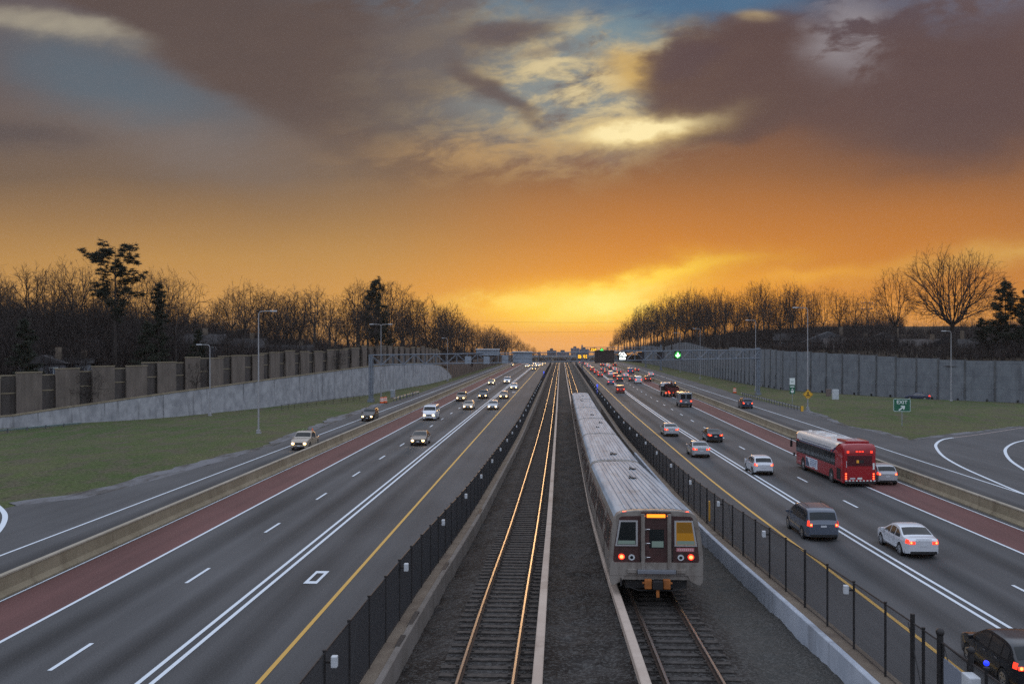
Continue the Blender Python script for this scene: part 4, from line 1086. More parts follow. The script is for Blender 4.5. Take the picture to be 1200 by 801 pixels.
# distant buildings
def building(x0, x1, ytop, d, label, mat, floors=5):
    s = d / FPX; w = (x1 - x0) * s; a = atd((x0 + x1) / 2, d); zg = -2.2 - .0105 * (d - 480); h = H - (ytop - HY) * s - zg
    t = empty('office_building', (a.x, a.y, zg)); tag(t, label, 'building')
    MB().box(-w / 2, w / 2, 0, 22, 0, h).build('walls', mat, t)
    MB().box(-w * .2, w * .15, 5, 12, h, h + 2.6).build('roof_plant', M['noise_post'], t)
    nx = max(3, int(w / 4))
    for j in range(floors):
        m = MB()
        for i in range(nx):
            x = -w / 2 + (i + .5) * w / nx; z = h - 2.6 - j * 3.4
            if z < 2: break
            m.box(x - w / nx * .34, x + w / nx * .34, -.12, -.003, z - .8, z + .8)
        if m.v: m.build('window_row', M['pane'], t)
M['office'] = pmat('office_wall', (.20, .17, .18), .8, var=.1, vscale=.2); M['office2'] = pmat('office_wall_dark', (.12, .10, .11), .8)
building(669, 679, 407.6, 1500, 'tall distant office block just right of the tracks', M['office'], 8)
building(679.5, 690, 408.8, 1400, 'distant office block next to the tall one', M['office2'], 6)
building(641, 652, 410.4, 1300, 'low distant building left of the vanishing point', M['office2'], 3)
building(652.5, 667, 412.2, 1350, 'long low distant building above the tracks', M['office'], 2)

# ---- houses in the trees
def house(p, w, dpt, h, roofh, wall, label, rot=0, wins=3, gable_front=False):
    t = empty('house', p, rot); tag(t, label, 'house')
    MB().box(-w / 2, w / 2, 0, dpt, -1.5, h).build('wall', wall, t)
    o = .5
    if gable_front:
        r = MB().prism([(-w / 2 - o, -o, h - .1), (w / 2 + o, -o, h - .1), (0, -o, h + roofh)], (0, dpt + 2 * o, 0))
    else:
        r = MB().prism([(-w / 2 - o, -o, h - .05), (-w / 2 - o, dpt + o, h - .05), (-w / 2 - o, dpt / 2, h + roofh)], (w + 2 * o, 0, 0))
    rf = r.build('roof', M['roof'], t, recalc=True); MB().box(w * .22, w * .22 + .9, dpt * .45, dpt * .45 + .9, h + roofh * .4, h + roofh + 1.2).build('chimney', M['ledge'], rf)
    for i in range(wins):
        x = -w / 2 + (i + .5) * w / wins
        wn = MB().box(x - .62, x + .62, -.09, -.003, h - 2.15, h - .65).build('window', M['sign_white'], t)
        for k in (-.29, .29): MB().box(x + k - .25, x + k + .25, -.12, -.092, h - 2.05, h - .75).build('pane', M['pane'], wn)
    return t
def hp(px, d, side):
    a = atd(px, d); z = (ground_l if side < 0 else ground_r)(a.x, a.y); return Vector((a.x, a.y, z))
def place_house(px, pyroof, d, side, w, dpt, h, rh, wall, label, rot, wins=3, gf=False):
    a = hp(px, d, side); ztop = H - (pyroof - HY) * d / FPX; a.z = ztop - h - rh; return house(a, w, dpt, h, rh, wall, label, rot, wins, gf)
place_house(49, 416, 150, -1, 6.5, 7, 2.6, 1.2, M['house_wall'], 'small dark shed with a low gable behind the left noise wall', R(20), 2, True)
place_house(82, 419, 156, -1, 6, 6, 2.5, .8, M['house_pale'], 'pale low house right of the dark shed', R(20), 2)
place_house(108, 396, 180, -1, 8, 7, 4.6, 2.0, M['house_pale'], 'pale house showing through the trees at far left', R(20), 2, True)
place_house(214, 391, 200, -1, 15, 8, 4.6, 2.0, M['house_wall'], 'dark roofed house with a row of white framed windows on the left', R(10), 5)
place_house(275, 396, 225, -1, 12, 8, 4.2, 2.2, M['house_wall'], 'dark house half hidden behind the tall left lamp post', R(6), 3)
place_house(335, 404, 240, -1, 11, 8, 3.6, 1.6, M['house_pale'], 'low pale house between the left lamp posts', R(4), 3)
M['roof_b'] = pmat('brown_roof', (.060, .050, .046), .9, var=.3, vscale=5); M['roof_g'] = pmat('grey_roof', (.075, .078, .085), .9, var=.25, vscale=5)
def recol(t, m):
    for c in t.children:
        if c.name.startswith('roof'): c.data.materials[0] = m
recol(place_house(1000, 396, 250, 1, 13, 9, 3.2, 2.4, M['house_wall'], 'house with a wide dark roof below the utility pole', R(-12), 3), M['roof_b'])
place_house(1036, 389, 268, 1, 14, 9, 4.4, 3.2, M['house_pale'], 'dark gabled house left of the big bare tree', R(-14), 3, True)
recol(place_house(972, 388, 272, 1, 14, 9, 4.2, 3.0, M['house_wall'], 'pale roofed house between the tall lamp post and the utility pole', R(-10), 3, True), M['roof_g'])
recol(place_house(1078, 397, 240, 1, 12, 8, 3.2, 2.2, M['house_wall'], 'dark house at the foot of the big bare tree', R(-16), 3), M['roof_b'])
place_house(1112, 393, 236, 1, 11, 8, 3.6, 2.8, M['house_pale'], 'gabled house directly behind the lamp post right of the exit sign', R(-22), 2, True)
place_house(1160, 397, 225, 1, 12, 8, 3.4, 2.0, M['house_wall'], 'dark house behind the evergreens at far right', R(-18), 3)
place_house(935, 390, 290, 1, 13, 8, 3.8, 2.2, M['house_wall'], 'dark house left of the tallest lamp post, deep in the trees', R(-8), 3)

# ---- utility poles and wires
def upole(p, h, label, crossn=2):
    t = empty('utility_pole', p); tag(t, label, 'utility pole')
    MB().tube((0, 0, -1), (0, 0, h), .17, .11, 8).build('pole', M['bark'], t)
    for i in range(crossn):
        z = h - .5 - i * 1.6; c = MB().box(-1.6, 1.6, -.07, .07, z - .08, z + .08).build('crossarm', M['bark'], t)
        for x in (-1.45, -.75, .75, 1.45): MB().cyl((x, 0, z + .2), (0, 0, 1), .06, .22, 6).build('insulator', M['box'], c)
    return t
a = hp(1016, 270, 1); up1 = upole(a, H - (353 - HY) * 270 / FPX - a.z, 'wooden utility pole with crossarms above the right houses')
def wire(p, q, sag, label, r=.03):
    pts = [Vector(p).lerp(Vector(q), i / 20) - Vector((0, 0, sag * 4 * (i / 20) * (1 - i / 20))) for i in range(21)]
    o = MB().path(pts, r, 4).build('power_line', M['black']); tag(o, label, 'power line')
def pt(px, py, d): a = atd(px, d); return Vector((a.x, a.y, H - (py - HY) * d / FPX))
wire(pt(440, 372, 520), pt(760, 377, 520), 1.2, 'upper power line crossing the sky over the tracks', .05)
wire(pt(440, 386, 520), pt(760, 387, 520), 1.2, 'lower power line crossing the sky over the tracks', .05)
wire(pt(-40, 383, 150), pt(300, 372, 190), 1.4, 'upper overhead wire in front of the left trees', .03)
wire(pt(-40, 392, 150), pt(300, 384, 190), 1.2, 'middle overhead wire in front of the left trees', .03)
wire(pt(-40, 404, 150), pt(300, 397, 190), 1.2, 'lower overhead wire in front of the left trees', .03)
wire(pt(1016, 356, 270), pt(1230, 352, 240), 1.6, 'overhead wire running right from the utility pole', .03)
# ================================================================ TREES
def bare_segs(seed, h=20., width=.7, base=.25, N=600, r0=.30, trunk=.22, limbs=6, shell=.55, flat=1.0, lean=0.0, twigs=3, twig=.9):
    """limbs divide again and again towards points spread through a domed crown"""
    r = random.Random(seed); segs = []
    cz = h * (base + (1 - base) * .42); rx = h * width / 2; rzu = h - cz; rzd = cz - h * base
    lob = [(r.uniform(0, 6.28), r.uniform(.8, 1.12)) for _ in range(5)]
    pts = []
    while len(pts) < N:
        d = Vector((r.gauss(0, 1), r.gauss(0, 1), r.gauss(.15, .9))).normalized(); q = r.uniform(shell ** 3, 1) ** (1 / 3)
        a = math.atan2(d.y, d.x); k = 1 + .13 * math.sin(2 * a + lob[0][0]) + .10 * math.sin(5 * a + lob[1][0] + d.z * 3) + .06 * math.sin(9 * a + 7 * d.z + lob[2][0])
        z = cz + d.z * (rzu if d.z > 0 else rzd) * q * k * flat
        pts.append(Vector((d.x * rx * q * k + lean * z, d.y * rx * q * k, z)))
    N_ = float(N)
    def seg2(p, d, q, ra, rb, lev):
        L = (q - p).length; m = p + d * L * .42 + (q - p) * .12; m = m.lerp((p + q) / 2, .45) + Vector((r.uniform(-1, 1), r.uniform(-1, 1), r.uniform(-1, 1))) * L * .05
        segs.append((p, m, ra, (ra + rb) / 2, lev)); segs.append((m, q, (ra + rb) / 2, rb, lev)); return (q - m).normalized()
    def rec(p, d, P, depth):
        n = len(P); rad = r0 * (n / N_) ** .44
        if n == 1:
            q = P[0]; dd = seg2(p, d, q, max(rad, .02), .014, 5)
            for k in range(twigs):
                b_ = p.lerp(q, r.uniform(.35, 1)); v = (dd + Vector((r.uniform(-1, 1), r.uniform(-1, 1), r.uniform(-.4, 1))) * .8).normalized()
                segs.append((b_, b_ + v * twig * r.uniform(.5, 1.2), .015, .008, 5))
            return
        c = sum(P, Vector()) / n; f = .20 if n > 60 else (.30 if n > 12 else .42)
        if depth == 0: f = .12
        q = p + (c - p) * f * r.uniform(.8, 1.2)
        dd = seg2(p, d, q, rad, rad * .9, 1 if n > N * .12 else (3 if n > 8 else 4))
        # divide along the direction in which the points spread widest
        rel = [(v - c) for v in P]
        if depth == 0:
            g_ = [[] for _ in range(limbs)]; off = r.uniform(0, 6.28)
            for v in P: g_[int(((math.atan2(v.y - q.y, v.x - q.x - lean * v.z) + off) % 6.2832) / 6.2832 * limbs) % limbs].append(v)
            for gg in g_:
                if gg: rec(q + Vector((0, 0, r.uniform(-.10, .04) * h * trunk)), dd, gg, 1)
            return
        best = max((Vector((1, 0, 0)), Vector((0, 1, 0)), Vector((0, 0, 1)), Vector((.7, .7, 0)), Vector((.7, -.7, 0)), Vector((.5, 0, .85)), Vector((0, .5, .85))), key=lambda ax: sum(abs(v.dot(ax)) for v in rel) * r.uniform(.8, 1.2))
        o = sorted(P, key=lambda v: v.dot(best)); k = max(1, min(n - 1, int(n * r.uniform(.32, .68))))
        rec(q, dd, o[:k], depth + 1); rec(q, dd, o[k:], depth + 1)
    p = Vector((0, 0, -1.0)); th = h * trunk; T0 = [p]
    for i in range(4): T0.append(T0[-1] + Vector((lean + r.uniform(-.03, .03), r.uniform(-.03, .03), 1)) * (th + 1) / 4)
    for i in range(4): segs.append((T0[i], T0[i + 1], r0 * (1.35 - .08 * i), r0 * (1.35 - .08 * (i + 1)), 0))
    rec(T0[-1], Vector((lean, 0, 1)), pts, 0)
    return segs
def segs_mesh(name, segs, mat):
    v = []; f = []
    for a, b, ra, rb, lev in segs:
        n = 7 if lev == 0 else (5 if lev < 3 else 3)
        d = b - a
        if d.length < 1e-5: continue
        d.normalize(); q = d.orthogonal().normalized(); w = d.cross(q); k = len(v)
        for c, r_ in ((a, ra), (b, rb)):
            for i in range(n):
                t = 6.2832 * i / n; v.append((c.x + (q.x * math.cos(t) + w.x * math.sin(t)) * r_, c.y + (q.y * math.cos(t) + w.y * math.sin(t)) * r_, c.z + (q.z * math.cos(t) + w.z * math.sin(t)) * r_))
        for i in range(n): f.append((k + i, k + (i + 1) % n, k + n + (i + 1) % n, k + n + i))
    me = bpy.data.meshes.new(name); me.from_pydata(v, [], f); me.materials.append(mat); me.update(); return me
def bare_meshes(seed, mat=None, **kw):
    s = bare_segs(seed, **kw)
    # scale so the tree is exactly h tall
    zmax = max(max(a.z, b.z) for a, b, *_ in s); k = kw.get('h', 20.) / zmax
    s = [(a * k, b * k, ra, rb, l) for a, b, ra, rb, l in s]
    return (segs_mesh('trunk', [q for q in s if q[4] <= 1], mat or M['bark']), segs_mesh('crown', [q for q in s if q[4] > 1], M['twig']))
PROTO = [
    bare_meshes(1, h=20, width=.62, base=.22, N=700, trunk=.2, limbs=5),
    bare_meshes(2, h=20, width=.46, base=.28, N=600, trunk=.3, limbs=4),
    bare_meshes(3, h=20, width=.74, base=.20, N=850, trunk=.18, limbs=6),
    bare_meshes(4, h=20, width=.38, base=.34, N=480, trunk=.36, limbs=3, mat=M['bark_pale']),
    bare_meshes(5, h=20, width=.56, base=.32, N=560, trunk=.28, limbs=5, r0=.26),
    bare_meshes(6, h=20, width=.66, base=.26, N=640, trunk=.24, limbs=6, mat=M['bark_pale']),
]
BIG = bare_meshes(11, h=27, width=.93, base=.24, N=1900, r0=.70, trunk=.17, limbs=8, shell=.45, twig=1.1)
BIG2 = bare_meshes(23, h=20, width=.62, base=.25, N=480, r0=.30, trunk=.25, limbs=5, lean=-.10)
SPARSE = bare_meshes(31, h=20, width=.62, base=.28, N=260, r0=.22, trunk=.26, limbs=4)
SMALL = bare_meshes(41, h=8, width=1.0, base=.14, N=330, r0=.13, trunk=.12, limbs=5, twig=.5)
def put_tree(meshes, p, hs, rz, label, group=None, name='bare_tree', wide=1.0, cat='tree'):
    t = empty(name, p, rz); t.scale = (hs * wide, hs * wide, hs); tag(t, label, cat, group)
    for me in meshes:
        o = bpy.data.objects.new(me.name.split('.')[0], me); col.objects.link(o); o.parent = t
    return t
def tree_at(meshes, px, pytop, d, side, label, group=None, h0=20., name='bare_tree', wide=1.0, rz=None, hmin=4):
    a = atd(px, d); gz = (ground_l if side < 0 else ground_r)(a.x, a.y); top = H - (pytop - HY) * d / FPX
    h = max(hmin, top - gz); a.z = gz - .1
    return put_tree(meshes, a, h / h0, rnd.uniform(0, 6.28) if rz is None else rz, label, group, name, wide)
# conifers
def conifer_meshes(seed, h, r0, layers, rad, mat, clump=.5, irregular=.3, start=.12, flat=False, nneed=26):
    r = random.Random(seed); segs = []; v = []; f = []
    n = 8
    for i in range(n):
        segs.append((Vector((0, 0, h * i / n - (.8 if i == 0 else 0))), Vector((0, 0, h * (i + 1) / n)), r0 * (1 - i / n) + .03, r0 * (1 - (i + 1) / n) + .02, 0))
    for k in range(layers):
        t = start + (1 - start) * (k + r.random() * .6) / layers; z = h * t
        R_ = rad(t) * r.uniform(1 - irregular, 1 + irregular * .6)
        if R_ < .2: continue
        a = r.uniform(0, 6.283); up = r.uniform(-.05, .35) if not flat else r.uniform(.05, .75)
        b = Vector((0, 0, z)); e = b + Vector((math.cos(a) * R_, math.sin(a) * R_, R_ * up)); segs.append((b, e, max(.03, r0 * .3 * (1 - t)), .02, 2))
        m = int(3 + R_ * 3.2)
        for j in range(m):
            s = (.25 if not flat else .45) + (.75 if not flat else .6) * (j + r.random()) / m; c = b.lerp(e, min(1.02, s)) + Vector((r.uniform(-.4, .4), r.uniform(-.4, .4), r.uniform(-.15, .2) * (1 if not flat else 2.6))) * clump * 1.6
            for q in range(nneed):
                dd = Vector((r.gauss(0, 1), r.gauss(0, 1), r.gauss(0, .42 if flat else .55))).normalized(); L = clump * r.uniform(.5, 1.15)
                sd = dd.cross(Vector((r.uniform(-1, 1), r.uniform(-1, 1), r.uniform(-1, 1)))).normalized() * .05
                p0 = c + dd * L * .1; p1 = c + dd * L; i0 = len(v)
                v.extend([(p0 - sd)[:], (p0 + sd)[:], p1[:]]); f.append((i0, i0 + 1, i0 + 2))
    tr = segs_mesh('trunk', segs, M['bark']); me = bpy.data.meshes.new('crown'); me.from_pydata(v, [], f); me.materials.append(mat); me.update(); return (tr, me)
PINE = conifer_meshes(9, 20, .30, 44, lambda t: (0 if t < .42 else (3.8 * math.sin(min(1, (t - .40) / .34) * 1.57) * (1.12 - .5 * max(0, t - .8) / .2))), M['needle'], clump=.66, irregular=.55, start=.40, flat=True, nneed=36)
SPRUCE = conifer_meshes(6, 14, .22, 90, lambda t: 3.6 * (1 - t) ** .75 + .25, M['needle'], clump=.55, nneed=26)
CEDAR = conifer_meshes(7, 12, .18, 80, lambda t: 1.7 * (1 - t) ** .5 + .15, M['needle'], clump=.45, start=.05, nneed=24)
WPINE = conifer_meshes(8, 18, .28, 62, lambda t: 4.4 * (1 - t) ** .55 + .4, M['needle'], clump=.8, irregular=.55, start=.15, flat=True, nneed=40)

GL = 'bare trees in the dark wood behind the left walls'; GR = 'bare trees in the dark wood behind the right noise wall'
LL = 'bare deciduous tree in the dark wood behind the left walls'; LRt = 'bare deciduous tree in the dark wood behind the right noise wall'
topL = [(-60, 300), (0, 304), (30, 300), (60, 298), (95, 300), (120, 312), (150, 322), (172, 296), (200, 312), (215, 345), (238, 347), (262, 332), (285, 325), (320, 330), (345, 322), (372, 326), (392, 338), (415, 330), (440, 318), (462, 326), (480, 342), (500, 340), (516, 350), (535, 356), (552, 364), (575, 374), (592, 384), (607, 393), (622, 402), (640, 408)]
dL = [(-60, 165), (120, 185), (200, 205), (350, 245), (440, 285), (500, 340), (560, 430), (600, 540), (640, 760)]
def tl(x): return float(np.interp(x, [a for a, b in topL], [b for a, b in topL]))
def ddl(x): return float(np.interp(x, [a for a, b in dL], [b for a, b in dL]))
rt = random.Random(21)
SEG_L = [(0, 'at the far left edge'), (60, 'behind the dark shed'), (110, 'around the tall flat topped pine'), (165, 'around the slim dark cedar'), (208, 'above the house with white windows'), (262, 'behind the tall left lamp post'), (325, 'between the tall lamp and the twin headed lamp'), (410, 'around the pine above the twin headed lamp'), (470, 'above the left end of the gantry'), (520, 'above the end of the retaining wall'), (560, 'above the signs of the left gantry'), (610, 'just left of the vanishing point')]
SEG_R = [(712, 'next to the big message board'), (745, 'above the dark lane signals'), (785, 'above the green arrow'), (812, 'behind the two distant lamp posts'), (850, 'left of the gantry column'), (885, 'above the gantry column'), (915, 'left of the tallest lamp post'), (945, 'right of the tallest lamp post'), (975, 'left of the utility pole')]
ORD = ['first', 'second', 'third', 'fourth', 'fifth', 'sixth', 'seventh', 'eighth', 'ninth', 'tenth', 'eleventh', 'twelfth', 'thirteenth', 'fourteenth', 'fifteenth', 'sixteenth', 'seventeenth', 'eighteenth']
_cnt = {}
def tlabel(px, side, row):
    seg = SEG_L if side < 0 else SEG_R; nm = [n for a, n in seg if px >= a] or [seg[0][1]]; nm = nm[-1]
    k = (nm, row, side); _cnt[k] = _cnt.get(k, 0) + 1
    what = {'sky': 'bare skyline tree', 'front': 'lower bare front tree', 'back': 'bare tree deeper inside'}[row]
    return ORD[_cnt[k] - 1] + ' ' + what + ' ' + nm
# the canopy edge of the left wood, then the rows in front of and behind it
x = -70
while x < 640:
    d = ddl(x); w = 6.2 * FPX / d * .5
    tree_at(rt.choice(PROTO), x, tl(x) + rt.uniform(-5, 10), d * rt.uniform(.97, 1.06), -1, tlabel(x, -1, 'sky'), GL, wide=rt.uniform(.95, 1.45))
    x += w * rt.uniform(.65, 1.7)
x = -70
while x < 630:
    d = ddl(x) * .90; w = 7.0 * FPX / d * .5
    if not (205 < x < 250): tree_at(rt.choice(PROTO), x, tl(x) + (402 - tl(x)) * rt.uniform(.26, .60), d, -1, tlabel(x, -1, 'front'), GL, wide=rt.uniform(.9, 1.25))
    x += w * rt.uniform(.9, 1.5)
x = -70
while x < 600:
    d = ddl(x) * 1.18; w = 8.0 * FPX / d * .5
    tree_at(rt.choice(PROTO), x, tl(x) + (402 - tl(x)) * rt.uniform(.24, .60), d, -1, tlabel(x, -1, 'back'), GL, wide=rt.uniform(.9, 1.2))
    x += w * rt.uniform(.9, 1.4)
# the right wood
topR = [(712, 398), (722, 385), (733, 372), (745, 362), (758, 352), (775, 342), (790, 336), (808, 328), (825, 334), (842, 330), (860, 333), (880, 328), (897, 318), (915, 326), (930, 322), (945, 334), (960, 326), (975, 336), (990, 334), (1005, 340), (1020, 345), (1040, 350)]
dR = [(712, 800), (735, 640), (760, 540), (800, 430), (850, 350), (900, 305), (960, 285), (1060, 275)]
def trr(x): return float(np.interp(x, [a for a, b in topR], [b for a, b in topR]))
def ddr(x): return float(np.interp(x, [a for a, b in dR], [b for a, b in dR]))
x = 712
while x < 1000:
    d = ddr(x); w = 6.0 * FPX / d * .5
    tree_at(rt.choice(PROTO), x, trr(x) + rt.uniform(-5, 7), d * rt.uniform(.98, 1.05), 1, tlabel(x, 1, 'sky'), GR, wide=rt.uniform(.7, .95))
    x += w * rt.uniform(.9, 1.7)
x = 716
while x < 950:
    d = ddr(x) * .93; w = 5.5 * FPX / d * .5
    tree_at(rt.choice(PROTO), x, trr(x) + (402 - trr(x)) * rt.uniform(.15, .5), d, 1, tlabel(x, 1, 'front'), GR, wide=rt.uniform(.7, 1.0))
    x += w * rt.uniform(.8, 1.4)
x = 712
while x < 940:
    d = ddr(x) * 1.12; w = 7.0 * FPX / d * .5
    tree_at(rt.choice(PROTO), x, trr(x) + (402 - trr(x)) * rt.uniform(.05, .3), d, 1, tlabel(x, 1, 'back'), GR, wide=rt.uniform(.8, 1.1))
    x += w * rt.uniform(.9, 1.5)
for x, y, d, lb in ((1003, 336, 300, 'thin sparse tree left of the utility pole'), (1018, 338, 310, 'thin sparse tree directly behind the utility pole'), (1028, 344, 320, 'thin sparse tree right of the utility pole')):
    tree_at(SPARSE, x, y, d, 1, lb, 'thin sparse trees by the utility pole')
# distant low trees round the vanishing point
for i, (x, y, d) in enumerate([(632, 404, 760), (644, 408, 900), (684, 404, 950), (690, 402, 930), (697, 400, 920), (704, 401, 900), (710, 398, 880)]):
    tree_at(rt.choice(PROTO), x, y + 2, d, -1 if x < 655 else 1, ['far small tree just left of the vanishing point', 'very small far tree almost at the vanishing point', 'far small tree between the office block and the amber board', 'far small tree behind the upper amber board, left one', 'far small tree behind the upper amber board, right one', 'far small tree above the left part of the message board', 'far small tree above the right part of the message board'][i], 'far small trees near the vanishing point', wide=1.4)
# named single trees
tree_at(BIG, 1116, 280, 225, 1, 'huge spreading bare tree behind the right noise wall, tallest in the picture', h0=27, wide=1.0, rz=.6)
tree_at(BIG2, 1052, 311, 232, 1, 'tall leaning bare tree just left of the huge spreading one', wide=1.0, rz=.3)
tree_at(PINE, 135, 288, 160, -1, 'tall flat topped pine standing above the left wood', name='pine_tree', rz=1.0, wide=1.05)
tree_at(CEDAR, 186, 332, 165, -1, 'slim dark cedar right of the tall pine', h0=12, name='cedar_tree', wide=.9)
tree_at(SPARSE, 205, 309, 172, -1, 'broad pale bare tree right of the slim cedar', wide=1.15, rz=.5)
tree_at(WPINE, 441, 328, 262, -1, 'dark pine rising in the left wood above the twin headed lamp', h0=18, name='pine_tree', wide=.75)
tree_at(SPRUCE, 28, 374, 138, -1, 'broad dark evergreen behind the noise wall at far left', h0=14, name='evergreen_tree', wide=1.1)
tree_at(WPINE, 1178, 330, 200, 1, 'large dark pine at the right edge behind the noise wall', h0=18, name='pine_tree', wide=.95)
tree_at(WPINE, 1204, 338, 196, 1, 'second dark pine cut by the right edge of the picture', h0=18, name='pine_tree', wide=.9, rz=2.2)
tree_at(SPRUCE, 1150, 372, 206, 1, 'lower dark evergreen left of the large pine at far right', h0=14, name='evergreen_tree', wide=1.3)
tree_at(SPRUCE, 173, 376, 150, -1, 'dull green evergreen above the noise wall, right of the slim cedar', h0=14, name='evergreen_tree', wide=1.0)
tree_at(SPRUCE, 232, 385, 166, -1, 'dark rounded evergreen beside the house with white windows', h0=14, name='evergreen_tree', wide=1.0)
for x, yt, d, lab in ((128, 428, 137, 'small dark bare tree in front of the left noise wall, leftmost'), (226, 420, 155, 'small bare tree in front of the noise wall behind the short lamp post'), (361, 405, 200, 'small bare tree in front of the noise wall between the two tall lamps'), (412, 398, 222, 'small bare tree before the noise wall left of the twin headed lamp')):
    a = atd(x, d); y = a.y; a.x = xwl(y) - .7; a = Vector((xwl(y) - .6, y, zwl(y) - .2)); top = H - (yt - HY) * d / FPX
    put_tree(SMALL, a, max(2.5, top - a.z) / 8, rt.uniform(0, 6), lab, None, 'bare_tree', 1.0)
# undergrowth: masses of thin stems nobody could count
def brush(name, n, fpos, hmax, seed, label):
    r = random.Random(seed); v = []; f = []
    for i in range(n):
        p = fpos(r)
        if p is None: continue
        hh = r.uniform(.35, 1.0) * hmax * (.45 + .9 * max(0, .5 + n2(p.x, p.y, .045, 11) * 1.3))
        for k in range(7):
            a = r.uniform(0, 6.28); t = r.uniform(.1, .75); e = p + Vector((math.cos(a) * t * hh * .7, math.sin(a) * t * hh * .7, hh * r.uniform(.5, 1))); w = Vector((math.sin(a), -math.cos(a), 0)) * r.uniform(.03, .07); i0 = len(v)
            v.extend([(p - w)[:], (p + w)[:], e[:]]); f.append((i0, i0 + 1, i0 + 2))
            for q in range(3):
                b = p.lerp(e, r.uniform(.3, .9)); e2 = b + Vector((r.uniform(-1, 1), r.uniform(-1, 1), r.uniform(0, 1))) * hh * .3; i0 = len(v)
                v.extend([(b - w * .5)[:], (b + w * .5)[:], e2[:]]); f.append((i0, i0 + 1, i0 + 2))
    me = bpy.data.meshes.new(name); me.from_pydata(v, [], f); me.materials.append(M['brush']); o = bpy.data.objects.new(name, me); col.objects.link(o); tag(o, label, 'undergrowth', kind='stuff')
def fl(r):
    px = r.uniform(-70, 640); d = ddl(px) * r.uniform(.84, 1.5); a = atd(px, d)
    if a.x > xwl2(a.y) - 3: return None
    return Vector((a.x, a.y, ground_l(a.x, a.y) - .2))
def fr(r):
    px = r.uniform(700, 1230); d = (ddr(px) if px < 1060 else 235) * r.uniform(.72, 1.4); a = atd(px, d)
    if a.x < xwr(a.y) + 2.5: return None
    return Vector((a.x, a.y, ground_r(a.x, a.y) - .2))
def ff(r):
    d = r.uniform(900, 1500); px = r.uniform(560, 800); a = atd(px, d)
    if -40 < a.x < 42 and d < 1000: return None
    return Vector((a.x, a.y, -2.2 - .0105 * (a.y - 480) - .5))
brush('distant_wood', 3500, ff, 13.0, 3, 'low dark wood on the horizon beyond the overpass')
brush('undergrowth', 9000, fl, 7.5, 1, 'tangled brown undergrowth filling the left wood'); brush('undergrowth', 8000, fr, 6.0, 2, 'tangled brown undergrowth filling the right wood')
# ================================================================ VEHICLES
_pc = {}
def paint(name, c, rough=.32, metal=.12):
    if name not in _pc:
        m = pmat('paint_' + name, c, rough, metal, coat=.6, var=.0, vscale=1.2); _pc[name] = m
        p = m.node_tree.nodes['Principled BSDF']; p.inputs['Coat Roughness'].default_value = .08
    return _pc[name]
PC = dict(white=(.56, .58, .62), silver=(.36, .37, .39), grey=(.075, .092, .125), black=(.010, .011, .014), dark=(.018, .022, .03), red=(.20, .012, .014), blue=(.035, .085, .20),
          tan=(.26, .22, .16), champagne=(.30, .26, .21), maroon=(.075, .012, .012), navy=(.02, .028, .06), bronze=(.14, .11, .085), green=(.03, .05, .045))
def sm(tab, t, k=.10):
    """softened polyline"""
    o = 0
    for i, w in ((-1, .25), (-.5, .25), (0, 0), (.5, .25), (1, .25)):
        o += w * float(np.interp(t + i * k, [a for a, b in tab], [b for a, b in tab]))
    return o
